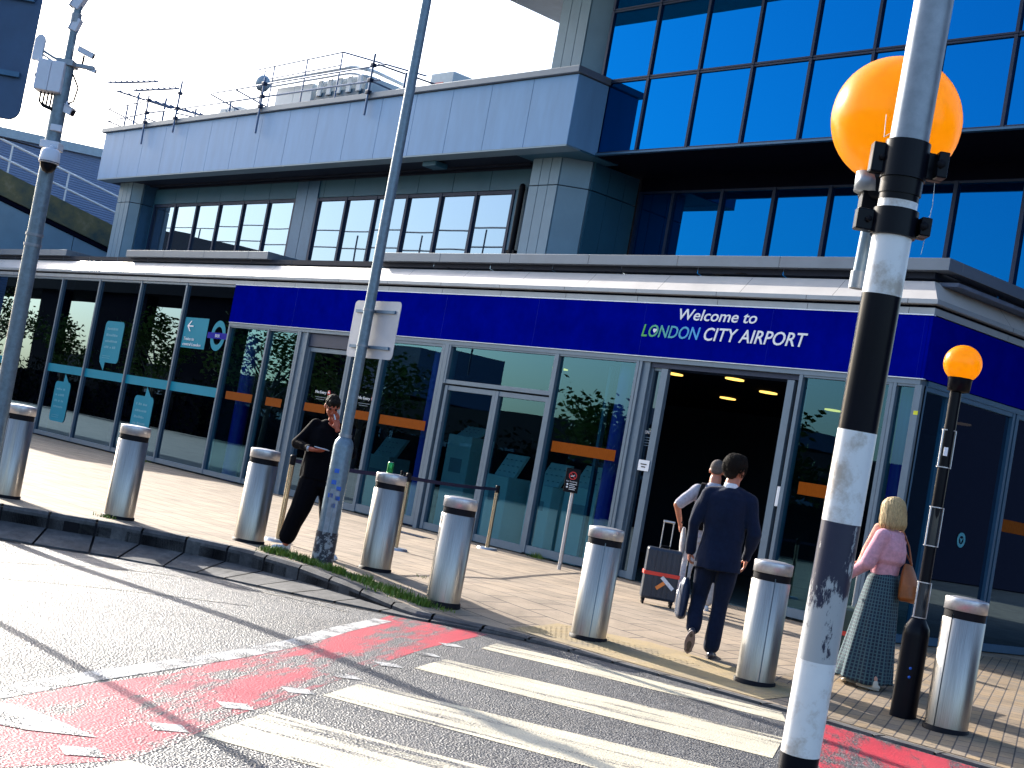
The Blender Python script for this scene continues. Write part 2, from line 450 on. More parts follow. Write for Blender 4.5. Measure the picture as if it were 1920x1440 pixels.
# kerb: flat top, upright face, sloping foot slab; every stone about 0.9 m, with open joints
kb = MB()
acc = 0; stone = []
def kerb_section(i):
    p = KK[i]; n = KN[i]; zr = zroad(p[0], p[1])
    h = p[2] - zr
    face = min(.165, h * .6); foot = .46 * sm01((h - .05) / .22)
    P = Vector((p[0], p[1]))
    o = lambda s_, z: (P.x + n.x * s_, P.y + n.y * s_, z)
    return [o(.13, p[2] + .002), o(.03, p[2] + .002), o(0, p[2] - min(.03, h * .3)), o(0, p[2] - face), o(-.05 - foot, zr + .022), o(-.055 - foot, zr - .05)]
dist = [0]
for a, b in zip(KK[:-1], KK[1:]): dist.append(dist[-1] + math.hypot(b[0] - a[0], b[1] - a[1]))
sec = [kerb_section(i) for i in range(len(KK))]
def sec_at(d):
    i = max(0, min(len(KK) - 2, int(np.searchsorted(dist, d)) - 1))
    t = (d - dist[i]) / (dist[i + 1] - dist[i])
    return [tuple(a[k] + (b[k] - a[k]) * t for k in range(3)) for a, b in zip(sec[i], sec[i + 1])]
d0 = 30.0
while d0 < dist[-1] - 20:
    L_ = .49 if d0 > 35 else 3
    dd = [d0 + .012, d0 + L_ * .33, d0 + L_ * .66, d0 + L_ - .012]
    ss = [sec_at(x) for x in dd]
    kb.add([q for s_ in ss for q in s_], [(i * 6 + j, i * 6 + j + 1, (i + 1) * 6 + j + 1, (i + 1) * 6 + j) for i in range(3) for j in range(5)])
    d0 += L_
struct(kb.build('kerb', M['kerb']))
kj = MB()   # dark bedding under the joints
ss = [[(q[0], q[1], q[2] - .03) for q in s_] for s_ in sec]
kj.add([q for s_ in ss for q in s_], [(i * 6 + j, i * 6 + j + 1, (i + 1) * 6 + j + 1, (i + 1) * 6 + j) for i in range(len(ss) - 1) for j in range(5)])
struct(kj.build('kerb_bedding', M['black']))
kj = MB(); ss = []
for i in range(len(KK)):
    p, n = KK[i], KN[i]; zr = zroad(p[0], p[1]); h = p[2] - zr; foot = .46 * sm01((h - .05) / .22)
    a, c = -.05 - foot, -.05 - foot - .075 * sm01(h / .15)
    ss.append([(p[0] + n.x * a, p[1] + n.y * a, zr + .004), (p[0] + n.x * c, p[1] + n.y * c, zr + .004)])
kj.add([q for s_ in ss for q in s_], [(2 * i, 2 * i + 1, 2 * i + 3, 2 * i + 2) for i in range(len(ss) - 1)])
struct(kj.build('tar_joint', M['black']))

def kerb_y(x): return float(np.interp(x, KA[KA[:, 0] > -11.5][:, 0], KA[KA[:, 0] > -11.5][:, 1]))

# painted and coloured surfaces
redp = [(-4.9, 1.6), (-5.34, 2.43), (-5.46, 3.02), (-5.73, 3.39), (-6.27, 3.97), (-6.67, 4.54), (-7.83, 5.99), (-8.76, 7.18), (-9.86, 8.74), (-10.2, 8.6), (-10.72, 8.28), (-10.15, 7.68), (-9.05, 6.38), (-8.12, 5.25), (-7.69, 4.62), (-7.3, 4.23), (-7.05, 3.78), (-6.76, 3.27), (-6.51, 2.9), (-6.1, 1.6)]
sheet('red_surfacing', redp, M['red'], .0012, zroad, .25)
redr = [(-6.9, 9.25), (-5.6, 9.38), (-3, 9.68), (-1, 9.9), (-1.0, 8.6), (-3.0, 7.6), (-5.0, 7.2), (-5.9, 8.2)]
sheet('red_surfacing', redr, M['red'], .0012, zroad, .25)
stripes = [[(-9.29, 8.35), (-6.91, 9.20), (-6.58, 8.84), (-8.93, 7.86)], [(-8.28, 6.97), (-6.1, 8.19), (-5.57, 7.4), (-7.86, 6.36)],
           [(-7.28, 5.51), (-5.15, 6.75), (-4.6, 5.97), (-6.86, 4.93)], [(-6.41, 4.29), (-4.1, 5.6), (-3.6, 4.85), (-5.88, 3.6)],
           [(-5.46, 3.02), (-3.1, 4.2), (-2.6, 3.5), (-4.95, 2.2)], [(-4.5, 1.7), (-2.1, 2.9), (-1.6, 2.2), (-4.0, 1.0)]]
for s_ in stripes: tag(sheet('zebra_stripe', s_, M['zebra'], .0026, zroad, .25), group='painted bars of the zebra crossing')
def strip(name, pts, wd, m, lift=.0034):
    L_, R2 = [], []
    for i, p in enumerate(pts):
        a, b = pts[max(0, i - 1)], pts[min(len(pts) - 1, i + 1)]
        d = Vector((b[0] - a[0], b[1] - a[1])).normalized(); n = Vector((-d.y, d.x)) * wd / 2
        L_.append((p[0] + n.x, p[1] + n.y)); R2.append((p[0] - n.x, p[1] - n.y))
    s_ = MB(); n = len(pts)
    s_.add([(x, y, zroad(x, y) + lift) for x, y in L_ + R2], [(i, i + 1, n + i + 1, n + i) for i in range(n - 1)])
    return struct(s_.build(name, m))
strip('zigzag_line', [(-6.1, 1.9), (-6.62, 2.94), (-7.04, 3.54), (-7.46, 4.21), (-7.96, 5.0), (-8.6, 5.89), (-9.44, 6.85), (-10.3, 7.9)], .16, M['line'])
zz_ = sheet('zigzag_line', [(-6.5, 2.6), (-6.38, 2.95), (-5.81, 3.05), (-5.92, 2.78), (-6.2, 2.5)], M['line'], .0048, zroad, .25)
strip('edge_line', [(-12.0, 2.0), (-12.2, 4.6), (-12.45, 5.6), (-12.76, 6.3), (-12.70, 6.98), (-12.3, 7.45), (-11.4, 7.73), (-10.7, 7.8)], .05, M['linefaint'])
strip('edge_line', [(-10.9, 2.5), (-10.97, 4.69), (-10.96, 5.35), (-10.8, 5.98), (-10.5, 6.67)], .05, M['linefaint'])
for c in [(-6.95, 4.82), (-6.51, 4.15), (-6.02, 3.5), (-5.58, 2.87), (-7.44, 5.49), (-7.92, 6.18), (-8.43, 6.92), (-8.98, 7.6)]:
    strip('give_way_dash', [(c[0] - .02, c[1] - .08), (c[0] + .02, c[1] + .08)], .15, M['line'], .0042)

# tactile paving with studs, and block paving
tact = [(-10.25, 9.95), (-10.02, 9.1), (-9.36, 9.22), (-8.7, 9.28), (-7.93, 9.36), (-7.3, 9.45), (-7.45, 10.3), (-8.3, 10.35), (-9.4, 10.35)]
M['tactile'] = concrete('buff_tactile_paving', (.20, .17, .13), (.38, .28, .14), (.36, .29, .21), 2.2, .3)
sheet('tactile_paving', tact, M['tactile'], .005, pav, .2)
st = MB()
for i in range(46):
    for j in range(14):
        x = -10.1 + i * .067; y = 9.32 + j * .067 + (x + 10) * .06
        if y > 10.05 or x > -9.0 + (y - 9.5) or y < kerb_y(x) + .35: continue
        z = pav(x, y) + .005
        st.add([(x - .018, y - .018, z), (x + .018, y - .018, z), (x + .018, y + .018, z), (x - .018, y + .018, z), (x - .011, y - .011, z + .003), (x + .011, y - .011, z + .003), (x + .011, y + .011, z + .003), (x - .011, y + .011, z + .003)], [(4, 5, 6, 7), (0, 1, 5, 4), (1, 2, 6, 5), (2, 3, 7, 6), (3, 0, 4, 7)])
struct(st.build('tactile_studs', M['tactile']))
blk = [(-7.9, 10.3), (-7.15, 10.15), (-6.95, 9.5), (-6.67, 9.53), (-6.0, 9.57), (-5.3, 9.65), (0, 10.25), (6, 10.95), (6, 22), (-10.2, 22), (-10.2, 15.7), (-8.6, 12.2)]
sheet('block_paving', blk, M['blocks'], .005, pav, .4)
# drain grating set in the slabs
dg = MB()
for i in range(16): dg.box(-19.5 + i * .09, -19.455 + i * .09, 14.3, 14.5, .004, .012)
dg.box(-19.52, -18.02, 14.28, 14.3, .003, .012); dg.box(-19.52, -18.02, 14.5, 14.52, .003, .012)
tag(dg.build('drain_grating', M['frame_dark']), 'slotted metal drain grating set in the pavement before the double doors', 'drain')
# ---------------------------------------------------------------- terminal building
YF = 15.87; CX = -10.63
T = thing('airport_terminal', (-24, 16, 0), 'grey panelled airport terminal with glazed ground floor and blue glass upper storeys', 'building')

def part(mb, name, m, parent=T, label=None, bevel=0):
    o = mb.build(name, m, parent, bevel)
    if label: o['label'] = label
    return o

WR = random.Random(11)
def window(x0, x1, z0, z1, y, mw, pm, fm='frame', depth=.12, name='window', label=None, bottom=None, top=None, parent=T, back=.0):
    """glazed bay in a wall facing -Y: frame, and a pane set into it"""
    f = MB(); h = mw / 2
    bt = mw if bottom is None else bottom; tp = mw if top is None else top
    f.box(x0 - h, x0 + h, y - .03, y + depth, z0, z1)
    f.box(x1 - h + .002, x1 + h - .002, y - .028, y + depth - .002, z0, z1)
    f.box(x0 + h, x1 - h, y - .02, y + depth - .01, z0, z0 + bt)
    f.box(x0 + h, x1 - h, y - .02, y + depth - .01, z1 - tp, z1)
    fo = f.build(name, M[fm], parent)
    if label: fo['label'] = label
    p = MB(); yy = y + .03 + back
    j = [WR.uniform(-.0035, .0035) for _ in range(3)]
    p.quad((x0 + h, yy + j[0], z0 + bt), (x1 - h, yy + j[1], z0 + bt), (x1 - h, yy + j[1] + j[2], z1 - tp), (x0 + h, yy + j[0] + j[2], z1 - tp))
    p.build('pane', M[pm], fo)
    return fo

def sticker(win, pts, m, name='sticker', y=YF + .022):
    s_ = MB(); s_.quad(*[(x, y, z) for x, z in pts]); return s_.build(name, M[m], win)
M['orange_film'] = mat('orange_window_film', (.26, .06, .002), .6, spec=.05, var=.25, scale=40, stretch=(9, 1, .4))

# --- left dark bays with the station stickers
bays = [-45.85, -43.6, -41.34, -39.08, -36.82, -34.6, -32.34, -30.1, -27.88]
wl = []
for a, b in zip(bays[:-1], bays[1:]):
    wl.append(window(a, b, .04, 4.16, YF, .065, 'pane_dark', top=.05, bottom=.1))
for k in (4, 5, 6, 7, 2, 1):
    a, b = bays[k], bays[k + 1]
    sticker(wl[k], [(a + .03, 1.69), (b - .03, 1.69), (b - .03, 1.895), (a + .03, 1.895)], 'teal', 'teal_band')
def bubble(win, x0, x1, z0, z1, tail, y=YF + .018):
    """speech bubble with rounded corners; tail = (x, tip x, tip z, 'up' or 'down')"""
    r = .12; pts = []
    for cx, cz, a0 in ((x1 - r, z1 - r, 0), (x0 + r, z1 - r, 90), (x0 + r, z0 + r, 180), (x1 - r, z0 + r, 270)):
        for k in range(6):
            t = R_(a0 + 18 * k); pts.append((cx + r * math.cos(t), cz + r * math.sin(t)))
    o = sticker(win, pts, 'teal', 'speech_bubble', y)
    s_ = MB(); tx, px, pz, d = tail
    zb = z0 if d == 'down' else z1
    s_.quad((tx - .16, y - .002, zb + (.02 if d == 'down' else -.02)), (tx + .16, y - .002, zb + (.02 if d == 'down' else -.02)), (px, y - .002, pz))
    t = s_.build('tail', M['teal'], win)
    # rows of small pale print, too fine to read
    pr = MB(); w_ = x1 - x0; rnd = random.Random(int(x0 * 10))
    for k in range(4):
        zz = z1 - .22 - k * .15; xx = x0 + .14
        while xx < x1 - .30:
            l = .05 + rnd.random() * .07
            hh = .035 + rnd.random() * .025
            pr.box(xx, xx + l, y - .006, y - .003, zz, zz + hh); xx += l + .018
            if rnd.random() < .2: xx += .05
    for k in range(2):
        xx = x0 + .14
        while xx < x0 + .55: pr.box(xx, xx + .05, y - .006, y - .003, z0 + .10 + k * .05, z0 + .115 + k * .05); xx += .07
    pr.build('small_print', M['teal_light'], win)
bubble(wl[5], -33.9, -32.88, 2.11, 3.13, (-33.72, -33.58, 1.9, 'down'))
bubble(wl[4], -36.12, -35.2, .45, 1.47, (-35.5, -35.62, 1.69, 'up'))
bubble(wl[6], -31.65, -30.7, .45, 1.46, (-31.0, -31.13, 1.69, 'up'))
o = sticker(wl[7], [(-29.95, 2.69), (-28.88, 2.69), (-28.88, 3.38), (-29.95, 3.38)], 'teal', 'direction_panel')
ar = MB(); y_ = YF + .012
ar.box(-29.76, -29.52, y_, y_ + .004, 3.17, 3.20)
for sgn in (1, -1): ar.quad((-29.80, y_ + .001, 3.185), (-29.66, y_ + .001, 3.185 + sgn * .12), (-29.61, y_ + .001, 3.185 + sgn * .12), (-29.74, y_ + .001, 3.185))
ar.build('arrow', M['white_letter'], wl[7])
text_obj('Trains to', -29.86, 2.86, y_, .48, .075, M['white_letter'], wl[7])
text_obj('central London', -29.86, 2.74, y_, .82, .07, M['white_letter'], wl[7])
rg = MB(); n = 40; ce = (-28.37, 3.025)
ri, ro = .20, .335
vs = [(ce[0] + r * math.cos(2 * math.pi * i / n) * .92, YF + .016, ce[1] + r * math.sin(2 * math.pi * i / n)) for r in (ri, ro) for i in range(n)]
rg.add(vs, [(i, (i + 1) % n, n + (i + 1) % n, n + i) for i in range(n)])
rg.build('roundel_ring', M['teal'], wl[7])
rb = MB(); rb.box(-28.81, -27.935, YF + .009, YF + .013, 2.955, 3.09); rb.build('roundel_bar', M['roundel_blue'], wl[7])
text_obj('DLR', -28.46, 2.99, YF + .005, .19, .065, M['white_letter'], wl[7])

# --- entrance bays
hb = MB(); hb.box(-27.88, CX + .0, YF - .035, YF + .14, 3.265, 3.333); part(hb, 'header_beam', M['frame'])
def orange(win, x0, x1, z0=1.70, z1=1.87): sticker(win, [(x0, z0), (x1, z0), (x1, z1), (x0, z1)], 'orange_film', 'orange_band')
w1 = window(-27.88, -26.27, .04, 3.265, YF, .06, 'pane', top=.03, bottom=.10); orange(w1, -27.58, -26.5)
w2 = window(-26.27, -25.12, .04, 3.265, YF, .06, 'pane', top=.03, bottom=.10); orange(w2, -25.95, -25.35)
jm = MB(); jm.box(-25.09, -24.76, YF + .0, YF + .26, 0, 3.265); jm.box(-25.085, -25.02, YF - .03, YF, 0, 3.26); jm.box(-24.83, -24.765, YF - .025, YF, 0, 3.26)
for z in np.arange(.3, 3.2, .42): jm.cyl((-24.93, YF - .004, z), (-24.93, YF + .002, z), .012, n=8)
part(jm, 'door_jamb', M['frame'])
def leaf(x0, x1, z0, z1, y, pm, mw=.07, name='sliding_door'):
    return window(x0, x1, z0, z1, y, mw, pm, 'frame', .05, name, bottom=.12, top=.08)
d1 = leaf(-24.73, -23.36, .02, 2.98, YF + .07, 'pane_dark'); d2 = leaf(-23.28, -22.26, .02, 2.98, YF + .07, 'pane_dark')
orange(d1, -24.5, -23.75, 1.72, 1.88); orange(d2, -22.75, -22.3, 1.72, 1.88)
for dd, x in ((d1, -24.25), (d2, -22.78)):
    text_obj('No Entry', x, 2.10, YF + .055, .38, .055, M['white_letter'], dd)
    e = MB(); e.lathe([(0, 0), (.05, 0), (.05, .004), (0, .004)], (x + .47, YF + .06, 2.13), 20, (0, -1, 0)); ro_ = e.build('no_entry_disc', M['red_paint'] if 'red_paint' in M else M.setdefault('red_paint', mat('red_paint', (.6, .02, .02), .4)), dd)
    e = MB(); e.box(x + .44, x + .50, YF + .05, YF + .054, 2.12, 2.14); e.build('no_entry_bar', M['white_letter'], dd)
    e = MB(); e.box(x + .02, x + .4, YF + .055, YF + .058, 2.02, 2.03); e.box(x + .06, x + .34, YF + .055, YF + .058, 1.98, 1.99); e.build('small_print', M['frame'], dd)
hd = MB(); hd.box(-24.76, -22.2, YF + .02, YF + .16, 3.0, 3.262); part(hd, 'door_header', M['frame_dark'])
w3 = window(-22.18, -20.38, .04, 3.265, YF, .085, 'pane', top=.05, bottom=.14); orange(w3, -21.94, -20.56)
ps = MB(); ps.box(-20.325, -20.22, YF - .035, YF + .2, 0, 3.265); part(ps, 'door_post', M['frame'])
w4 = window(-20.2, -17.44, 2.58, 3.265, YF, .07, 'pane', top=.03, bottom=.07)
d3 = leaf(-20.12, -18.82, .02, 2.55, YF + .02, 'pane', .075, 'swing_door'); d4 = leaf(-18.74, -17.48, .02, 2.55, YF + .02, 'pane', .075, 'swing_door')
w5 = window(-17.40, -15.60, .04, 3.265, YF, .065, 'pane', top=.03, bottom=.12); orange(w5, -17.22, -15.78)
im = MB(); im.box(-16.72, -16.66, YF + .5, YF + .58, .0, 3.2); part(im, 'inner_mullion', M['frame_mid'])
jm = MB(); jm.box(-15.56, -15.36, YF + .0, YF + .3, 0, 3.265); jm.box(-15.555, -15.5, YF - .03, YF, 0, 3.26)
for z in np.arange(.3, 3.2, .45): jm.cyl((-15.45, YF - .004, z), (-15.45, YF + .002, z), .012, n=8)
part(jm, 'door_jamb', M['frame'])
w6 = window(-15.34, -15.06, .02, 3.2, YF + .08, .05, 'pane_dark', name='sliding_door', bottom=.1, depth=.05)
lf = MB(); lf.box(-15.11, -14.98, YF + .0, YF + .07, .02, 3.18); w7 = part(lf, 'sliding_door', M['frame'], label='edge frame of the left sliding leaf standing open')
s_ = MB(); s_.box(-15.24, -15.02, YF - .012, YF - .006, 1.63, 1.79); s_.build('notice', M['white_letter'], w7)
s_ = MB(); s_.box(-15.19, -15.07, YF - .016, YF - .012, 1.72, 1.735); s_.box(-15.17, -15.09, YF - .016, YF - .012, 1.68, 1.695); s_.build('small_print', M['black'], w7)
text_obj('ENTRY', -15.32, 2.19, YF + .1, .2, .05, M['white_letter'], w6)
s_ = MB()
for k in range(4): s_.box(-15.31, -15.14 + .02 * (k % 2), YF + .10, YF + .104, 2.13 - k * .04, 2.14 - k * .04)
s_.build('small_print', M['frame'], w6)
lf = MB(); lf.box(-12.74, -12.62, YF + .0, YF + .07, .02, 3.18); w8 = part(lf, 'sliding_door', M['frame'], label='edge frame of the right sliding leaf standing open')
s_ = MB(); s_.box(-12.60, -12.55, YF - .01, YF - .004, 1.45, 1.72); s_.build('notice', M['white_letter'], w8)
oh = MB(); oh.box(-15.34, -12.52, YF + .02, YF + .35, 3.19, 3.262); part(oh, 'door_header', M['frame_dark'])
w9 = window(-12.50, -11.06, .04, 3.265, YF, .06, 'pane', top=.03, bottom=.12); orange(w9, -12.28, -11.3, 1.66, 1.83)
w10 = window(-11.0, CX - .05, .04, 3.265, YF, .05, 'pane', top=.03, bottom=.12)
im = MB(); im.box(-11.28, -11.2, YF + .45, YF + .55, 0, 3.2); part(im, 'inner_mullion', M['frame_mid'])
cp = MB(); cp.box(CX - .05, CX + .03, YF - .03, YF + .06, 0, 3.265); part(cp, 'corner_post', M['frame'])
s_ = MB(); s_.box(CX - .03, CX + .034, YF - .034, YF - .03, 2.88, 2.93); s_.build('yellow_tag', mat('yellow_tag', (.7, .7, .02), .5), T)

def side_window(y0, y1, z0, z1, pm, mw=.07, name='side_window'):
    f = MB(); h = mw / 2
    for yy in (y0, y1): f.box(CX - .06, CX + .03, yy - h, yy + h, z0, z1)
    f.box(CX - .055, CX + .025, y0 + h, y1 - h, z0, z0 + .1); f.box(CX - .055, CX + .025, y0 + h, y1 - h, z1 - .06, z1)
    fo = part(f, name, M['frame_mid'])
    p = MB(); p.quad((CX - .02, y0 + h, z0 + .1), (CX - .02, y1 - h, z0 + .1), (CX - .02, y1 - h, z1 - .06), (CX - .02, y0 + h, z1 - .06)); p.build('pane', M[pm], fo)
    return fo
sw0 = side_window(YF + .06, 16.52, .02, 3.265, 'pane')
sw1 = side_window(16.60, 18.10, .02, 3.265, 'pane_dark', .06, 'side_door')
for a in np.arange(18.2, 27, 1.55): 
    swn = side_window(a, a + 1.48, .02, 3.265, 'pane_dark')
    if a < 21:
        s_ = MB(); s_.quad((CX - .015, a + .1, 1.66), (CX - .015, a + 1.35, 1.66), (CX - .015, a + 1.35, 1.83), (CX - .015, a + .1, 1.83)); s_.build('orange_band', M['orange_film'], swn)
ds = MB(); n = 28
vs = [(CX - .012, 17.36 + r * math.cos(2 * math.pi * i / n), 1.44 + r * math.sin(2 * math.pi * i / n)) for r in (.055, .10) for i in range(n)]
ds.add(vs, [(i, (i + 1) % n, n + (i + 1) % n, n + i) for i in range(n)]); ds.build('round_sticker', M['teal_light'], sw1)
ds = MB(); ds.quad((CX - .012, 17.32, 1.47), (CX - .012, 17.36, 1.40), (CX - .012, 17.40, 1.47), (CX - .012, 17.36, 1.455)); ds.build('round_sticker_mark', M['teal_light'], sw1)
sh = MB(); sh.box(CX - .12, CX + .035, YF + .1, 30, 3.266, 3.334); part(sh, 'header_beam', M['frame_mid'])

# --- interior
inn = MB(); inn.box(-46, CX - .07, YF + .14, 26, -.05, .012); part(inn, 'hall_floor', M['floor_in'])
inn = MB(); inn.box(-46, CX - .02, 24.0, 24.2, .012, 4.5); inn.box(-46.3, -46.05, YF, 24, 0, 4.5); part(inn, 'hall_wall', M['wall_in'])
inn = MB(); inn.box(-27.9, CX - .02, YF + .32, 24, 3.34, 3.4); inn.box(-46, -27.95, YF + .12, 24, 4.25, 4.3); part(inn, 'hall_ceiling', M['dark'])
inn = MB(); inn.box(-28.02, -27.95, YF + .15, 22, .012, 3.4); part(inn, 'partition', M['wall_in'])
for x, y in ((-16.58, 17.72), (-15.23, 17.67), (-18.1, 20.9), (-15.75, 19.17), (-15.78, 21.03), (-13.2, 21.0), (-12.1, 17.8), (-20.3, 18.6)):
    s_ = MB(); s_.lathe([(0, 0), (.15, 0), (.15, -.02), (0, -.02)], (x, y, 3.335), 18); part(s_, 'ceiling_light', M['spot'])
for x in (-27.55, -20.95, -16.2, -11.15, -23.9, -33.2, -37.5):
    s_ = MB(); s_.cyl((x, 16.32, .012), (x, 16.32, 3.33 if x > -28 else 4.2), .16, n=24); part(s_, 'interior_column', M['col_blue'])
s_ = MB(); s_.box(-24.5, -23.7, YF + .35, YF + .38, 2.95, 3.12); part(s_, 'exit_sign', M['kiosk'])

# --- canopy over the ground floor: lip and sloping face, in panels, mitred at the corner
def wrap(profile, x_from, y_to, m, name, joints, gap=.008, parent=T):
    """profile (d outward, z) swept along the front wall and round the corner"""
    mb = MB()
    n = len(profile)
    pts = [x_from] + [j for j in joints if j < CX - .3]
    for k, a in enumerate(pts):
        last = k == len(pts) - 1
        A = [(a + gap / 2, YF - d, z) for d, z in profile]
        Bp = [((CX + d if last else pts[k + 1] - gap / 2), YF - d, z) for d, z in profile]
        mb.add(A + Bp, [(i, i + 1, n + i + 1, n + i) for i in range(n - 1)])
    ys_ = [None] + list(np.arange(17.6, y_to, 1.9))
    for k in range(len(ys_) - 1):
        A = [(CX + d, (YF - d) if ys_[k] is None else ys_[k] + gap / 2, z) for d, z in profile]
        Bp = [(CX + d, ys_[k + 1] - gap / 2, z) for d, z in profile]
        mb.add(A + Bp, [(i, i + 1, n + i + 1, n + i) for i in range(n - 1)])
    return part(mb, name, m, parent)
J1 = list(np.arange(-46.6, CX, 1.62))
wrap([(-.1, 4.165), (.05, 4.165), (.05, 4.250), (-.02, 4.251)], -48, 30, M['lip'], 'eaves_strip', J1)
wrap([(-.02, 4.252), (.025, 4.253), (.025, 4.285)], -48, 30, M['dark'], 'eaves_shadow_gap', [], 0)
wrap([(.0, 4.286), (.10, 4.286), (.11, 4.295), (.11, 4.352), (.075, 4.356)], -48, 30, M['lip'], 'canopy_lip', J1)
wrap([(.075, 4.357), (-.17, 4.635), (-.3, 4.645)], -48, 30, M['canopy'], 'canopy', [j + .4 for j in J1], .006)
wrap([(.07, 4.345), (-.18, 4.625)], -48, 30, M['dark'], 'canopy_backing', [], 0)
wrap([(-.3, 4.66), (-.2, 4.68), (-.2, 4.775)], -48, 30, M['soffit'], 'upstand', [j + .9 for j in J1], .01)
dk = MB(); dk.box(-48, CX + .1, YF + .3, 30, 4.60, 4.65); part(dk, 'podium_roof', M['deck'])
def parapet(x0, x1, ret0, ret1, corner=False):
    mb = MB(); xx = x0
    yf = 15.95
    while xx < x1 - .01:
        xn = min(x1, xx + 1.95); 
        if x1 - xn < .5: xn = x1
        mb.box(xx + .004, xn - .004, yf, yf + .3, 4.765, 4.925); xx = xn
    if ret0: mb.box(x0 + .003, x0 + .25, yf + .303, 18.1, 4.767, 4.923)
    if ret1: mb.box(x1 - .25, x1 - .003, yf + .303, 18.1 if not corner else 30, 4.767, 4.923)
    part(mb, 'parapet', M['coping'], bevel=.004)
parapet(-48, -37.2, False, True); parapet(-33.7, -27.05, True, True); parapet(-23.05, -10.56, True, True, True)

# --- first floor, left range
Y1 = 18.1
wb = MB(); wb.box(-38.0, -21.0, Y1 + .06, Y1 + .3, 4.64, 7.16); part(wb, 'wall_backing', M['frame_dark'])
cl = MB()
xx = -37.15
while xx < -21.2:
    xn = min(-21.12, xx + 1.2); cl.box(xx + .008, xn - .008, Y1 + .0, Y1 + .05, 6.70, 7.10); xx = xn
cl.box(-37.15, -37.06, Y1 - .01, Y1 + .05, 4.66, 6.69); 
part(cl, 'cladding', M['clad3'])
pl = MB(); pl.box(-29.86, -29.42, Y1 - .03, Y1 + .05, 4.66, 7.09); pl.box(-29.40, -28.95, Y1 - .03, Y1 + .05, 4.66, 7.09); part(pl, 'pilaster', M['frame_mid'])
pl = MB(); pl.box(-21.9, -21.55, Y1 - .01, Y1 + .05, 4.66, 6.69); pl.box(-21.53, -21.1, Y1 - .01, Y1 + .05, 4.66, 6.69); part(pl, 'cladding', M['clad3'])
for (a, b) in ((-37.02, -29.9), (-28.9, -21.95)):
    st_ = (b - a) / 6
    for k in range(6):
        window(a + k * st_, a + (k + 1) * st_, 4.9, 6.68, Y1 - .0, .075, 'win', 'frame_dark', .05, top=.07, bottom=.07, back=-.01)
pp = MB(); pp.cyl((-21.62, Y1 - .10, 4.66), (-21.62, Y1 - .10, 6.72), .06, n=12); pp.lathe([(.06, 0), (.05, .04), (.02, .06), (0, .065)], (-21.62, Y1 - .1, 6.72), 12)
pp.box(-21.75, -21.5, Y1 - .13, Y1, 5.4, 5.46); part(pp, 'drain_pipe', M['black'])
# fascia box above
fb = MB(); fb.box(-38.58, -19.46, 17.03, 17.77, 7.19, 8.46); fb.box(-38.5, -19.46, 17.78, 27, 7.2, 8.44); part(fb, 'fascia_core', M['dark'])
fp = MB()
for k in range(16):
    a = -38.6 + k * 1.198; fp.box(a + .006, a + 1.198 - .006, 17.0, 17.029, 7.17, 8.46)
fp.box(-19.458, -19.43, 17.006, 17.765, 7.172, 8.458)
part(fp, 'fascia_panels', M['clad'])
cpn = MB(); cpn.box(-38.76, -19.38, 16.93, 17.765, 8.475, 8.60); part(cpn, 'coping', M['coping'], bevel=.01)
so = MB(); so.box(-38.6, -19.43, 17.002, 17.35, 7.14, 7.168); part(so, 'soffit_edge', M['clad2'])
so = MB(); so.box(-38.6, -21.2, 17.36, 18.35, 7.165, 7.19); so.box(-38.3, -21.4, 17.9, 17.95, 7.13, 7.16); part(so, 'soffit', M['soffit'])
so = MB(); so.box(-21.2, -19.45, 17.36, 18.35, 7.145, 7.189); part(so, 'soffit_edge', M['clad3'])
lm = MB(); lm.box(-24.05, -23.6, 17.3, 17.62, 7.03, 7.135); part(lm, 'soffit_lamp', M['clad3'], bevel=.02)
# piers
def pier(x0, x1, yf, yb, z0, z1, bev, mfront, mside, joint=None, name='pier'):
    mb = MB(); nn = 3; wdt = (x1 - bev - x0) / nn
    zs = [(z0, z1)] if joint is None else [(z0, joint - .01), (joint + .01, z1)]
    for za, zb in zs:
        for k in range(nn): mb.box(x0 + k * wdt + .008, x0 + (k + 1) * wdt - .008, yf, yf + .05, za, zb)
        mb.prism([(x1 - bev + .01, yf + .02, za), (x1 - .04, yf + bev * .9, za), (x1 - .06, yf + bev * .9 + .06, za), (x1 - bev, yf + .07, za)], (0, 0, zb - za))
    part(mb, name, mfront)
    mb = MB(); mb.box(x0 + .02, x1 - bev, yf + .055, yb, z0, z1); mb.box(x1 - bev, x1 - .07, yf + bev + .07, yb, z0 + .002, z1 - .002); part(mb, name + '_core', M['dark'])
    mb = MB(); yy = yf + bev * .9 + .05
    while yy < yb - .1:
        yn = min(yb, yy + .42)
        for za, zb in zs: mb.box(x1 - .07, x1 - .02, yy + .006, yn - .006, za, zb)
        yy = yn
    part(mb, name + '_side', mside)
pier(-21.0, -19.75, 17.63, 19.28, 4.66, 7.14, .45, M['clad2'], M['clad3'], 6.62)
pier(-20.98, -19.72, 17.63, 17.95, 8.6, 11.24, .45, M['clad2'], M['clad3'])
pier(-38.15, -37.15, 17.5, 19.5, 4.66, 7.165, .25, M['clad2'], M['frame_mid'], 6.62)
# --- lower windows under the glass box
Y2 = 19.3
lw_ = MB(); lw_.box(-19.7, -5, Y2 + .1, Y2 + .3, 4.64, 7.18); lw_.box(-19.7, -5, Y2 - .02, Y2 + .099, 6.90, 7.17); part(lw_, 'lintel', M['dark'])
xs_ = [-19.68] + [-18.83 + 1.19 * k for k in range(12)]
for a, b in zip(xs_[:-1], xs_[1:]): window(a, b, 4.66, 6.9, Y2, .07, 'curtain2', 'frame_dark', .09, top=.04, bottom=.06, back=-.01)
bb = MB(); bb.box(-19.7, -5, 17.80, 28, 7.162, 7.19); part(bb, 'overhang_soffit', M['dark'])
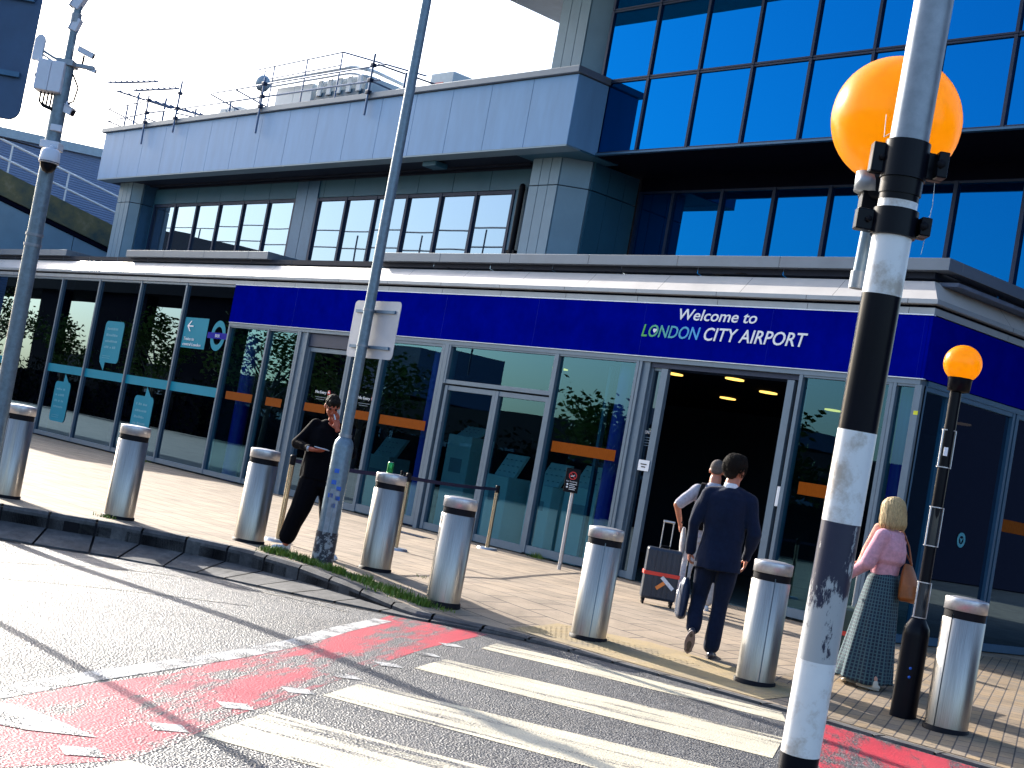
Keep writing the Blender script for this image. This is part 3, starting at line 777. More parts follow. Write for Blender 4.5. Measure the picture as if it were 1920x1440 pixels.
# --- glass box
YG = 17.77
cw_x = [-19.64 + 1.1935 * k for k in range(12)]
for a, b in zip(cw_x[:-1], cw_x[1:]):
    for z0, z1 in ((7.2, 8.545), (8.555, 9.895), (9.905, 11.24)):
        window(a, b, z0, z1, YG, .055, 'curtain', 'frame_dark', .03, top=.03, bottom=.03, back=-.02, name='curtain_wall_window')
gb = MB(); gb.box(-19.7, -6.6, YG + .06, 28, 7.195, 11.24); part(gb, 'core', M['dark'])
ge = MB(); ge.box(-19.7, -6.5, YG - .05, YG + .055, 7.165, 7.198); part(ge, 'sill', M['frame_mid'])
rf = MB(); rf.box(-24.6, -5, 14.2, 30, 11.25, 11.6); part(rf, 'roof', M['unit_grey'])
# blade gutter clutter on the podium behind the canopy
rnd = random.Random(5)
for k in range(5):
    x = -21.5 + k * 2.3; c = MB()
    pts = [(x + .18 * i, YF + .22 + rnd.uniform(-.02, .03), 4.67 + rnd.uniform(0, .035)) for i in range(7)]
    c.tube(pts, .012, 6); part(c, 'loose_cable', M['black'])

# ---------------------------------------------------------------- blue sign
S_ = thing('fascia_sign', (-19, YF, 3.34), 'long blue sign band over the doors welcoming passengers in white italic letters', 'sign')
bd = MB(); bd.box(-27.9, CX - .005, YF - .05, YF - .005, 3.345, 4.15); bd.build('sign_board', M['sign_blue'], S_)
bd = MB(); bd.box(CX - .0, CX + .045, YF - .05, 30, 3.345, 4.15); o = bd.build('return_board', M['sign_blue'], S_)
bd = MB(); bd.box(-27.9, CX + .05, YF - .056, YF - .005, 4.152, 4.166); bd.box(-27.9, CX + .05, YF - .056, YF - .005, 3.333, 3.343); bd.build('trim', M['sign_trim'], S_)
for x in np.arange(-25.4, CX, 2.45):
    c = MB(); c.box(x, x + .005, YF - .0508, YF - .049, 3.345, 4.15); c.build('panel_joint', M['roundel_blue'], S_)
yl = YF - .054
def letters(body, x0, z0, wd, h, m, name): return text_obj(body, x0, z0, yl, wd, h, m, S_, name, shear=.2, offset=.008)
letters('Welcome to', -14.90, 3.925, 1.49, .165, M['white_letter'], 'welcome_lettering')
m, N, L, P = newmat('green_to_blue_letter'); M['grad'] = m
tc = N.new('ShaderNodeTexCoord'); sx = N.new('ShaderNodeSeparateXYZ'); L.new(tc.outputs['Object'], sx.inputs[0])
mr = N.new('ShaderNodeMapRange'); mr.inputs['From Min'].default_value = -15.6; mr.inputs['From Max'].default_value = -14.4; L.new(sx.outputs[0], mr.inputs[0])
rr = ramp(N, L, mr.outputs[0], [(.05, (.03, .40, .05)), (.45, (.03, .36, .40)), (1, (.02, .36, .85))]); L.new(rr.outputs[0], P.inputs['Base Color']); P.inputs['Roughness'].default_value = .4
letters('LONDON', -15.60, 3.64, 1.17, .185, M['grad'], 'london_lettering')
letters('CITY AIRPORT', -14.345, 3.64, 1.86, .19, M['white_letter'], 'city_airport_lettering')
ht = MB(); hp = []
for k in range(24):
    t = 2 * math.pi * k / 24; hx = 16 * math.sin(t) ** 3; hz = 13 * math.cos(t) - 5 * math.cos(2 * t) - 2 * math.cos(3 * t) - math.cos(4 * t)
    hp.append((-15.335 + hx * .0024 + hz * .0004, yl - .006, 3.737 + hz * .0024))
ht.prism(hp, (0, .01, 0)); ht.build('heart', M['white_letter'], S_)

# ---------------------------------------------------------------- kiosks in the hall
def kiosk(x, y, w_, h, head, label):
    k = thing('check_in_kiosk', (x, y, .012), label, 'kiosk', 'white check in kiosks inside the hall')
    b = MB(); b.box(-w_ / 2, w_ / 2, -.25, .3, 0, h); b.build('cabinet', M['kiosk'], k, .02, local=True)
    b = MB(); b.prism([(-w_ / 2 + .04, -.1, h + .002), (w_ / 2 - .04, -.1, h + .002), (w_ / 2 - .08, .18, h + head), (-w_ / 2 + .0, .18, h + head)], (0, .08, .0)); b.build('screen_head', M['kiosk'], k, .01, local=True)
    b = MB(); b.box(-w_ / 4, w_ / 4, -.258, -.252, h * .6, h * .75); b.build('slot', M['unit_grey'], k, local=True)
    b = MB()
    for i in range(3):
        for j in range(4): b.box(-w_ / 3 + j * .13, -w_ / 3 + j * .13 + .05, -.06 + .06 * i, -.055 + .06 * i, h + .08 + i * head * .27, h + .10 + i * head * .27)
    b.build('printed_rows', M['unit_grey'], k, local=True)
kiosk(-21.2, 17.5, .7, 1.75, .2, 'tall white kiosk behind the left leaf of the swing doors')
kiosk(-19.85, 17.4, .62, 1.15, .42, 'white kiosk with raised screen seen through the right leaf of the swing doors')
kiosk(-19.0, 17.7, .62, 1.12, .42, 'white kiosk just left of the orange banded window by the no smoking sign')
kiosk(-18.2, 17.9, .8, 1.2, .40, 'white kiosk behind the orange banded window by the no smoking sign')
kiosk(-25.6, 17.6, .8, 1.15, .4, 'white kiosk behind the narrow window left of the no entry doors')
kiosk(-24.2, 17.9, .8, 1.1, .4, 'white kiosk behind the man at the no entry doors')

# ---------------------------------------------------------------- roof things
def tubes_thing(name, loc, label, cat, parts_, m, group=None):
    t = thing(name, loc, label, cat, group)
    for pn, segs, r in parts_:
        for sg in segs:
            b = MB(); b.tube([Vector(p) for p in sg], r, 7); b.build(pn, m, t)
    return t
yy = 16.90
rs = tubes_thing('roof_railing', (-31, yy, 8.6), 'scaffold tube railing clamped along the flat roof edge with braces running back', 'railing', [
    ('upright', [[(-36.1, yy, 8.0), (-36.18, yy, 9.33)], [(-34.44, yy, 8.22), (-34.44, yy, 9.57)], [(-30.26, yy, 7.96), (-30.28, yy, 9.3)], [(-25.87, yy, 8.1), (-25.88, yy, 9.44)],
                 [(-38.0, yy + .3, 8.5), (-38.0, yy + .3, 9.36)], [(-37.45, yy + .6, 8.5), (-37.45, yy + .6, 9.2)], [(-33.8, yy + .2, 8.55), (-33.8, yy + .2, 8.86)], [(-24.9, yy + .2, 8.5), (-24.9, yy + .2, 9.0)], [(-32.45, yy + .4, 8.5), (-32.45, yy + .4, 9.0)]], .026),
    ('rail', [[(-38.6, yy + .05, 9.16), (-36.1, yy + .05, 9.21)], [(-38.5, yy + .05, 8.79), (-36.3, yy + .05, 8.86), (-30.3, yy + .05, 8.85), (-25.6, yy + .05, 8.86)], [(-32.8, yy + .05, 9.14), (-25.5, yy + .05, 9.19)]], .022),
    ('brace', [[(-38.64, yy, 9.16), (-38.5, 19.5, 8.7)], [(-38.5, yy, 8.79), (-38.3, 18.6, 8.62)], [(-32.8, yy, 9.1), (-32.7, 19.5, 8.6)], [(-31.6, yy, 9.12), (-31.5, 19.9, 8.6)], [(-25.7, yy, 9.19), (-25.6, 19.6, 9.25)], [(-25.9, yy, 8.86), (-25.8, 19.4, 8.7)], [(-36.1, yy, 8.7), (-36, 18.4, 8.65)], [(-34.4, yy, 8.72), (-34.3, 18.4, 8.85)]], .02)], M['scaf'])
for x, z in ((-36.15, 9.2), (-36.13, 8.86), (-34.44, 8.86), (-34.44, 9.25), (-30.28, 8.85), (-30.28, 9.15), (-25.88, 8.86), (-25.88, 9.19), (-34.44, 8.6), (-30.27, 8.6), (-36.12, 8.6), (-25.88, 8.6)):
    b = MB(); b.box(x - .05, x + .05, yy - .05, yy + .06, z - .04, z + .04); b.build('clamp', M['frame_dark'], rs, .01)
def yagi(name, base, top, booms, label):
    t = thing(name, base, label, 'aerial', 'television aerials at the left end of the roof')
    b = MB(); b.tube([base, top], .03, 8); b.build('mast', M['scaf'], t)
    for a, c, n_, l in booms:
        a, c = Vector(a), Vector(c)
        b = MB(); b.tube([a, c], .028, 6); bo = b.build('boom', M['scaf'], t)
        b = MB(); ax = (c - a).cross(Vector((0, 0, 1))).normalized()
        for i in range(n_):
            p = a.lerp(c, (i + .5) / n_); b.tube([p - ax * l + Vector((0, 0, .03)), p + ax * l + Vector((0, 0, .03))], .017, 5)
        b.build('elements', M['scaf'], bo)
yagi('tv_aerial', (-38.1, 17.5, 8.6), (-38.1, 17.5, 9.75), [((-38.9, 16.9, 9.9), (-37.3, 17.6, 10.02), 9, .14), ((-38.7, 17.1, 9.72), (-37.4, 18.4, 9.45), 7, .14)], 'double television aerial on the roof corner above the fascia end')
yagi('tv_aerial', (-36.6, 17.6, 8.6), (-36.6, 17.6, 9.5), [((-37.8, 17.2, 9.68), (-36.0, 17.6, 9.72), 8, .12), ((-36.9, 17.2, 9.35), (-34.9, 18.2, 9.0), 9, .13)], 'television aerial with drooping boom beside the first scaffold upright')
ac = thing('air_conditioner', (-36.2, 19.6, 8.6), 'small white condenser unit standing on the roof behind the railing', 'air conditioner')
b = MB(); b.box(-36.75, -35.75, 19.3, 19.9, 8.95, 9.75); b.build('casing', M['unit_white'], ac, .02)
for x in (-36.5, -36.05): b = MB(); b.box(x - .14, x + .14, 19.28, 19.298, 9.05, 9.68); b.build('grille', M['unit_grey'], ac)
b = MB(); b.box(-35.748, -35.742, 19.4, 19.8, 9.1, 9.65); b.build('grille', M['unit_dark'], ac)
for x in (-36.65, -35.85): b = MB(); b.box(x - .04, x + .04, 19.35, 19.85, 8.45, 8.95); b.build('leg', M['scaf'], ac)
pr_ = thing('roof_plant_housing', (-32, 20, 8.6), 'pale panelled plant housing with rounded white guard rail on the roof', 'plant housing')
b = MB()
for k in range(2): b.box(-34.9 + k * .9, -34.9 + (k + 1) * .9 - .02, 19.9, 20.6, 8.6, 10.35)
b.build('panel', M['unit_white'], pr_)
b = MB(); b.box(-33.0, -30.8, 20.0, 21.5, 8.6, 10.4); b.build('body', M['unit_grey'], pr_)
b = MB(); b.box(-32.9, -30.9, 19.9, 19.99, 9.72, 10.05); b.build('louvre', M['unit_dark'], pr_)
for k in range(5): b = MB(); b.box(-32.8 + k * .45, -32.6 + k * .45, 19.85, 19.898, 9.95, 10.38); b.build('vent_hood', M['unit_white'], pr_, .02)
b = MB(); b.cyl((-31.6, 20.6, 8.6), (-31.6, 20.6, 10.35), .55, n=24); b.cyl((-30.4, 20.7, 8.6), (-30.4, 20.7, 10.0), .35, n=20); b.build('duct', M['unit_white'], pr_)
pts = [(-35.0, 19.75, 10.52)] + [(-31.4 + .55 * math.sin(R_(a)), 20.3 - .55 * math.cos(R_(a)), 10.56) for a in range(0, 91, 15)] + [(-30.85, 22, 10.45)]
b = MB(); b.tube([(x, y, z) for x, y, z in pts], .05, 8); b.tube([(x, y, z - .16) for x, y, z in pts], .03, 8); b.build('guard_rail', M['unit_white'], pr_)
b = MB(); b.tube([(-35.0, 19.3, 10.7), (-31.0, 19.3, 10.78), (-29.4, 20.8, 10.5)], .022, 7)
for x in (-34.2, -32.6, -31.0): b.tube([(x, 19.3, 8.6), (x, 19.3, 10.75)], .02, 6)
b.tube([(-34.9, 19.35, 10.4), (-31.0, 19.35, 10.47)], .02, 7); b.build('guard_rail', M['scaf'], pr_)
b = MB(); b.box(-29.9, -29.0, 21.3, 21.9, 8.6, 10.75); b.build('body', M['unit_grey'], pr_)
b = MB(); b.box(-29.7, -29.35, 21.28, 21.298, 10.4, 10.5); b.build('red_label', M['red_paint'], pr_)
hm = thing('security_lamp', (-33.3, 19.2, 9.9), 'round hanging lamp in a wire guard on the roof railing', 'lamp')
b = MB(); b.lathe([(0, -.2), (.12, -.18), (.2, -.05), (.2, .08), (.1, .2), (0, .22)], (-33.4, 18.6, 9.95), 18); b.build('bowl', M['unit_grey'], hm)
b = MB(); b.tube([(-33.4, 18.6, 8.6), (-33.4, 18.6, 10.3)], .02, 6); b.build('stem', M['scaf'], hm)
sk = thing('roof_skylight', (-24, 21, 8.6), 'low rounded guard rail and rooflight beyond the lamp column', 'rooflight')
pts = [(-27.0, 20.2, 9.75)] + [(-25.2 + .6 * math.sin(R_(a)), 20.8 - .6 * math.cos(R_(a)), 9.85) for a in range(0, 91, 18)] + [(-24.6, 23.5, 9.75)]
b = MB(); b.tube(pts, .045, 8); b.build('guard_rail', M['roundel_blue'], sk)
for q in pts[::2]: b = MB(); b.tube([(q[0], q[1], 8.6), q], .025, 6); b.build('post', M['scaf'], sk)
b = MB(); b.box(-27.2, -24.9, 20.6, 23, 8.6, 9.45); b.build('upstand', M['unit_white'], sk, .15)

# ---------------------------------------------------------------- far left: station viaduct and shed
V_ = thing('railway_ramp', (-44, 17, 0), 'stained concrete ramp with mossy parapet and pale handrails left of the terminal', 'viaduct')
def rz_(y): return 7.47 - (y - 16.32) * .2
b = MB(); b.prism([(-44, 16.05, rz_(16.05)), (-44, 26, rz_(26)), (-44, 26, rz_(26) - .72), (-44, 16.05, rz_(16.05) - .72)], (-.4, 0, 0)); b.build('parapet', M['ramp_conc'], V_)
b = MB(); b.prism([(-44.05, 16.05, rz_(16.05) - .73), (-44.05, 26, rz_(26) - .73), (-44.05, 26, rz_(26) - .86), (-44.05, 16.05, rz_(16.05) - .86)], (-3, 0, 0)); b.build('deck', M['dark'], V_)
for k in range(7):
    ya, yb_ = 16.05 + k * 1.5, 17.55 + k * 1.5
    b = MB(); b.prism([(-44.1, ya + .012, 4.66), (-44.1, yb_ - .012, 4.66), (-44.1, yb_ - .012, rz_(yb_) - .88), (-44.1, ya + .012, rz_(ya) - .88)], (-.2, 0, 0)); b.build('cladding', M['clad2'], V_)
for dz in (.93, .42):
    b = MB(); b.tube([(-44.1, 16.05, rz_(16.05) + dz - .05), (-44.1, 26, rz_(26) + dz + .1)], .035, 8); b.build('rail', M['unit_white'], V_)
for y in np.arange(16.6, 26, 1.9):
    b = MB(); b.tube([(-44.1, y, rz_(y) - .1), (-44.1, y, rz_(y) + .93)], .03, 8); b.build('post', M['unit_white'], V_)
H_ = thing('shed', (-50, 18, 0), 'blue grey ribbed shed gable behind the concrete ramp', 'building')
def gz_(y): return 9.05 + (y - 17.0) * .075
m, N, L, P = newmat('ribbed_sheet'); M['rib'] = m
P.inputs['Base Color'].default_value = (.16, .22, .36, 1); P.inputs['Roughness'].default_value = .5
wv = N.new('ShaderNodeTexWave'); wv.bands_direction = 'Z'; wv.inputs['Scale'].default_value = 4.0
tc = N.new('ShaderNodeTexCoord'); L.new(tc.outputs['Object'], wv.inputs[0]); b_ = N.new('ShaderNodeBump'); b_.inputs['Strength'].default_value = .5; b_.inputs['Distance'].default_value = .03
L.new(wv.outputs[1], b_.inputs['Height']); L.new(b_.outputs[0], P.inputs['Normal'])
b = MB(); b.prism([(-48, 13, 0), (-48, 34, 0), (-48, 34, gz_(34)), (-48, 13, gz_(13))], (-14, 0, 0)); b.build('wall', M['rib'], H_)
b = MB(); b.prism([(-47.85, 13, gz_(13) - .02), (-47.85, 34, gz_(34) - .02), (-47.85, 34, gz_(34) + .28), (-47.85, 13, gz_(13) + .28)], (-14.4, 0, 0)); b.build('roof', M['unit_grey'], H_)
# ---------------------------------------------------------------- bollards
def make_bollard():
    t = thing('bollard', (0, 0, 0), 'x', 'bollard', 'stainless steel bollards along the kerb')
    r = .165
    b = MB(); b.lathe([(r + .012, -.02), (r + .012, .03), (r + .002, .034)], n=40); b.build('base_ring', M['black'], t, local=True)
    b = MB(); b.lathe([(r, .02), (r, .868), (r - .006, .872)], n=56); b.build('shaft', M['steel'], t, local=True)
    b = MB(); b.lathe([(r - .007, .865), (r - .007, .94)], n=48); b.build('black_band', M['black'], t, local=True)
    b = MB(); b.lathe([(r - .006, .932), (r + .001, .935), (r + .001, 1.022), (r - .002, 1.030), (r - .010, 1.033), (.09, 1.043), (0, 1.046)], n=48); b.build('cap', M['steel_top'], t, local=True)
    b = MB()
    for k in range(2): b.box(-.004, .004, -r - .001 , -r + .004, .03, .9)
    b.build('seam', M['galv'], t, local=True)
    return t
BL = [(-15.89, 6.66, 'steel bollard cut by the left edge of the photo near the camera pole'),
      (-14.96, 7.59, 'steel bollard second from the left with grass at its foot on the kerb'),
      (-13.98, 8.68, 'steel bollard just left of the man looking at his phone'),
      (-12.62, 9.44, 'steel bollard with a green can on its cap right of the lamp column'),
      (-10.95, 9.06, 'steel bollard beside the end of the grass strip, in front of the belt barrier'),
      (-9.61, 9.74, 'steel bollard standing on the buff tactile paving left of the suitcase'),
      (-7.84, 10.0, 'steel bollard right of the suited man and left of the near beacon pole'),
      (-6.23, 10.37, 'wide looking steel bollard at far right beside the black beacon base')]
proto = make_bollard()
for i, (x, y, lb) in enumerate(BL):
    o = proto if i == 0 else copy_tree(proto)
    o.location = (x, y, pav(x, y)); o['label'] = lb; o.rotation_euler = (random.uniform(-.008, .008), random.uniform(-.008, .008), random.uniform(-.4, .9))
    o.scale = (1, 1, 1.0)
o = copy_tree(proto); o.location = (-42.3, 16.0, 0); o['label'] = 'small distant bollard seen between camera pole and the leftmost near bollard'; o.scale = (1.1, 1.1, 1.12)

# ---------------------------------------------------------------- lamp column with the back of a sign
lx, ly = -12.66, 8.78; lz = pav(lx, ly)
LT = thing('lamp_column', (lx, ly, lz), 'tall galvanised lamp column with stickered base on the grass strip by the kerb', 'lamp post')
top = Vector((lx + .02, ly - .02, 10.5))
b = MB(); b.sm = True
b.lathe([(.112, 0), (.108, .3), (.105, 1.24), (.095, 1.29), (.06, 1.34)], (lx, ly, lz), 12); b.build('base_section', M['galv'], LT)
b = MB(); b.lathe([(.116, .0), (.115, .34)], (lx, ly, lz - .0), 12)
m, N, L, P = newmat('worn_black_base_paint'); M['wornblack'] = m
n = noise_node(N, L, 14, 8, .75); r = ramp(N, L, n.outputs[0], [(.50, (.012, .016, .03)), (.56, (.28, .30, .32))]); L.new(r.outputs[0], P.inputs['Base Color']); P.inputs['Roughness'].default_value = .45
b.build('painted_foot', M['wornblack'], LT)
b = MB(); b.cyl((lx, ly, lz + 1.33), top, .058, .046, 20, False); b.build('shaft', M['galv'], LT)
b = MB(); b.cyl((lx, ly, lz + 1.335), (lx, ly, lz + 1.37), .068, n=20); b.build('collar', M['galv_light'], LT)
nrm = Vector((-lx, -ly, 0)).normalized(); sd_ = Vector((-nrm.y, nrm.x, 0))
rnd = random.Random(2)
for k, (u, z) in enumerate(((-.02, .98), (-.03, .86), (.03, .80), (-.04, .72), (.035, .70), (.0, .62))):
    c_ = Vector((lx, ly, lz + z)) + nrm * .103 + sd_ * u
    b = MB(); b.obox(c_, sd_ * .024, nrm * .003, (0, 0, .022)); b.build('blue_sticker', M.setdefault('bsticker', mat('blue_sticker', (.02, .12, .55), .5)), LT)
# door outline on the base
b = MB(); b.obox(Vector((lx, ly, lz + .55)) + nrm * .102 + sd_ * .0, sd_ * .05, nrm * .004, (0, 0, .24)); b.build('access_door', M['galv_light'], LT)
# sign plate on the column, seen from behind
ang = R_(-3)
pd = Vector((math.cos(ang), math.sin(ang), 0)); pn = Vector((-pd.y, pd.x, 0))
SP = thing('road_sign', (lx, ly, lz + 2.2), 'plain grey back of a square road sign clamped to the lamp column', 'road sign')
c0 = Vector((lx + .02, ly + .085, 2.50 + lz))
hw, hh, rr_ = .45, .305, .05
pts = []
for cx_, cz_, a0 in ((hw - rr_, hh - rr_, 0), (-hw + rr_, hh - rr_, 90), (-hw + rr_, -hh + rr_, 180), (hw - rr_, -hh + rr_, 270)):
    for k in range(5):
        t = R_(a0 + 22.5 * k); pts.append(c0 + pd * (cx_ + rr_ * math.cos(t)) + Vector((0, 0, cz_ + rr_ * math.sin(t))))
b = MB(); b.prism(pts, pn * .004); b.build('plate', M['sign_back'], SP)
for dz in (.19, -.19):
    b = MB(); b.obox(c0 - pn * .012 + Vector((0, 0, dz)), pd * .38, pn * .010, (0, 0, .016)); b.build('rail', M['frame_mid'], SP)
    b = MB(); b.cyl(Vector((lx, ly, lz + 2.5 + dz - .012)), Vector((lx, ly, lz + 2.5 + dz + .012)), .064, n=20); b.build('clip_band', M['galv_light'], SP)

# ---------------------------------------------------------------- camera pole, left
px0 = Vector((-15.27, 6.19, 0)); px1 = Vector((-15.03, 6.05, 4.72)); pdv = (px1 - px0)
CP = thing('camera_pole', px0, 'galvanised camera pole with dome camera, white cabinet and bracket arms at left', 'camera pole')
b = MB(); b.cyl(px0, px1, .088, .078, 28); b.build('pole', M['galv'], CP)
at_ = lambda z: px0 + pdv * (z / 4.72)
b = MB(); b.cyl(at_(4.72), at_(5.7), .042, .04, 16); b.build('upper_pole', M['galv'], CP)
for z in (2.72, 2.83): b = MB(); b.cyl(at_(z), at_(z + .03), .094, n=24); b.build('band', M['galv_light'], CP)
rt, fw_, upv = Vector((.66, .75, 0)), Vector((-.75, .66, 0)), Vector((0, 0, 1))
c_ = Vector((-15.13, 5.93, 4.50)) - fw_ * .02
b = MB(); b.obox(c_ - rt * .035, rt * .072, fw_ * .11, upv * .165); b.obox(c_ + rt * .108, rt * .068, fw_ * .11, upv * .165); b.build('cabinet', M['white_plastic'], CP, .01)
b = MB(); b.cyl(c_ - rt * .12, c_ - rt * .15, .02, n=8); b.build('cable_gland', M['black'], CP)
for k in range(4):
    p0 = c_ + rt * (-.05 + .04 * k) - upv * .165
    b = MB(); b.tube([p0, p0 - upv * (.10 + .02 * k), p0 - upv * .15 + rt * .05, at_(4.16) + rt * -.05 - fw_ * .06], .011, 6); b.build('cable', M['black'], CP)
ba = Vector((-15.24, 5.79, 4.80))
b = MB(); b.prism([ba + rt * u * .055 + upv * v * .14 for u, v in ((-.9, -1), (1, -1), (1, .6), (.75, .92), (.2, 1.05), (-.5, .95), (-.9, .6))], fw_ * .06); b.build('panel_antenna', M['white_plastic'], CP, .008)
b = MB(); b.tube([ba + fw_ * .05, Vector((-15.12, 5.92, 4.72)), at_(4.68)], .014, 7); b.tube([ba + fw_ * .05 - upv * .04, Vector((-15.12, 5.92, 4.68)), at_(4.64)], .010, 7); b.build('bracket_arm', M['galv'], CP)
b = MB(); b.obox(at_(4.68) + rt * .14, rt * .15, fw_ * .03, upv * .02); b.obox(at_(4.68), rt * .09, fw_ * .1, upv * .03); b.build('bracket_arm', M['galv_light'], CP)
def camera(c, d, l, w_, name='camera'):
    c = Vector(c); d = Vector(d).normalized(); s_ = d.cross(upv).normalized(); u = s_.cross(d)
    b = MB(); b.obox(c, d * l, s_ * w_, u * w_ * .85); b.obox(c + u * w_ * 1.0, d * l * 1.12, s_ * w_ * 1.15, u * w_ * .1); o = b.build(name, M['white_plastic'], CP, .006)
    b = MB(); b.cyl(c + d * l, c + d * (l + .006), w_ * .7, n=14); b.build('lens', M['black'], o)
camera((-14.92, 6.18, 4.83), (.62, .72, -.30), .09, .03)
b = MB(); b.tube([(-14.93, 6.17, 4.80), (-14.93, 6.17, 4.70)], .012, 7); b.build('camera_stem', M['black'], CP)
camera((-14.86, 6.25, 4.66), (.62, .72, -.2), .05, .02)
camera((-14.99, 6.13, 4.20), (.8, .5, -.35), .08, .045)
b = MB(); b.obox(Vector((-15.05, 6.10, 4.24)), rt * .06, fw_ * .05, upv * .05); b.obox(at_(3.98) + rt * .04 - fw_ * .07, rt * .06, fw_ * .03, upv * .035); b.build('junction_box', M['white_plastic'], CP, .008)
b = MB(); b.tube([at_(4.58) + rt * .08, at_(4.45) + rt * .16, at_(4.3) + rt * .14, at_(4.25) + rt * .05], .010, 6); b.build('cable', M['black'], CP)
camera((-15.0, 6.05, 5.10), (.2, .2, 1), .07, .045); camera((-14.99, 6.04, 5.36), (.3, .3, 1), .10, .055)
b = MB(); b.cyl(at_(5.13), at_(5.22), .055, n=14); b.build('coupling', M['galv_light'], CP)
dc = Vector((-15.02, 6.10, 3.62)) - fw_ * .14 + rt * .01
b = MB(); b.obox(at_(3.80), rt * .10, fw_ * .09, upv * .04); b.tube([at_(3.80), dc + upv * .12], .03, 8); b.build('dome_bracket', M['white_plastic'], CP, .006)
b = MB(); b.lathe([(0, .125), (.07, .12), (.098, .09), (.105, 0), (.105, -.035), (.0, -.036)], dc, 28); b.build('dome_housing', M['white_plastic'], CP)
b = MB(); b.lathe([(.088, -.04), (.08, -.08), (.05, -.125), (0, -.14)], dc, 24); b.build('dome_camera', M['black_gloss'], CP)
b = MB(); b.lathe([(.106, -.02), (.107, -.028)], dc, 28); b.build('dome_ring', M['frame_dark'], CP)
b = MB(); pa, pb_ = Vector((-21, 1.0, 5.7)), at_(3.74)
b.tube([pa.lerp(pb_, i / 10) - upv * .35 * math.sin(math.pi * i / 10) for i in range(11)], .009, 5); tag(b.build('overhead_cable', M['black']), 'thin sagging cable running from the left to the camera pole', 'cable')

# ---------------------------------------------------------------- large sign back, cut by the top left corner
BS = thing('traffic_sign', (-11.5, 3.95, 0), 'dark blue backed sign plate cut by the top left corner', 'road sign')
n_ = Vector((.94, .33, 0)).normalized(); u_ = Vector((-n_.y, n_.x, 0)); u_ = Vector((.653, .757, 0))
cr = Vector((-11.16, 4.20, 3.26))   # lower right corner
pts = []
W_, H2, r2_ = .9, 1.25, .09
for cx_, cz_, a0 in ((-r2_, H2 - r2_, 0), (-W_ + r2_, H2 - r2_, 90), (-W_ + r2_, r2_, 180), (-r2_, r2_, 270)):
    for k in range(6):
        t = R_(a0 + 18 * k); pts.append(cr + u_ * (cx_ + r2_ * math.cos(t)) + upv * (cz_ + r2_ * math.sin(t)))
pn2 = Vector((-.757, .653, 0))
b = MB(); b.prism(pts, pn2 * .02); b.build('plate', M['navy_back'], BS, .006)
for dz in (.35, .95): b = MB(); b.obox(cr - u_ * .45 + upv * dz - pn2 * .02, u_ * .40, pn2 * .016, upv * .02); b.build('rail', M['frame_mid'], BS)
b = MB(); pp_ = cr - u_ * .45 - pn2 * .08; b.cyl((pp_.x, pp_.y, -.2), (pp_.x, pp_.y, 4.5), .045, n=16); b.build('post', M['galv'], BS)
BS.location = (-11.5, 3.95, 0)

# ---------------------------------------------------------------- Belisha beacons
m, N, L, P = newmat('white_band_paint'); M['wband'] = m
n = noise_node(N, L, 9, 8, .7); r = ramp(N, L, n.outputs[0], [(.36, (.50, .44, .38)), (.50, (.80, .80, .80)), (.8, (.86, .86, .86))]); L.new(r.outputs[0], P.inputs['Base Color']); P.inputs['Roughness'].default_value = .3
m, N, L, P = newmat('peeling_black_paint'); M['peel'] = m
n = noise_node(N, L, 11, 9, .72, stretch=(1.5, 1.5, .55)); tc = N.new('ShaderNodeTexCoord'); sx = N.new('ShaderNodeSeparateXYZ'); L.new(tc.outputs['Object'], sx.inputs[0])
mr = N.new('ShaderNodeMapRange'); mr.inputs['From Min'].default_value = 1.0; mr.inputs['From Max'].default_value = 1.32; mr.inputs['To Min'].default_value = .16; mr.inputs['To Max'].default_value = -.12
L.new(sx.outputs[2], mr.inputs[0]); ad = N.new('ShaderNodeMath'); L.new(n.outputs[0], ad.inputs[0]); L.new(mr.outputs[0], ad.inputs[1])
r = ramp(N, L, ad.outputs[0], [(.50, (.015, .02, .05)), (.535, (.42, .43, .44))]); L.new(r.outputs[0], P.inputs['Base Color']); P.inputs['Roughness'].default_value = .35
def globe_mat():
    m, N, L, P = newmat('amber_globe_plastic')
    P.inputs['Base Color'].default_value = (1.0, .36, .004, 1); P.inputs['Roughness'].default_value = .26
    P.inputs['Specular IOR Level'].default_value = .5
    out = N['Material Output']
    tr = N.new('ShaderNodeBsdfTranslucent'); tr.inputs[0].default_value = (1.0, .60, .0, 1)
    nz = noise_node(N, L, 26, 6, .7); rr = ramp(N, L, nz.outputs[0], [(.3, (.80, .30, .0)), (.6, (.90, .38, .0))])
    L.new(rr.outputs[0], P.inputs['Base Color'])
    mx = N.new('ShaderNodeMixShader'); mx.inputs[0].default_value = .6
    L.new(P.outputs[0], mx.inputs[1]); L.new(tr.outputs[0], mx.inputs[2]); L.new(mx.outputs[0], out.inputs[0])
    return m
M['globe'] = globe_mat()
pb = Vector((-2.015, 2.765, -.15)); 
def bp(z):   # pole axis, leaning very slightly
    t = (z - .79) / 1.70; return Vector((-1.985 + .075 * t, 2.733 - .073 * t, z))
BB = thing('belisha_beacon', bp(-.15), 'large near crossing beacon with an orange globe behind a black and white banded pole', 'crossing beacon', 'belisha beacons at the zebra crossing')
R0 = .0425
b = MB(); b.sm = True
segs = [(-.15, .49, 'black_gloss'), (.49, .79, 'wband'), (.79, 0, 0)]
bands = [(-.16, .19, 'black_gloss'), (.19, .49, 'wband'), (.49, .795, 'black_gloss'), (.795, 1.005, 'wband'), (1.005, 1.315, 'peel'), (1.315, 1.52, 'wband'), (1.52, 1.825, 'black_gloss'), (1.825, 2.035, 'wband'), (2.035, 2.14, 'black_gloss'), (2.14, 6.2, 'galv_light')]
mats_ = []
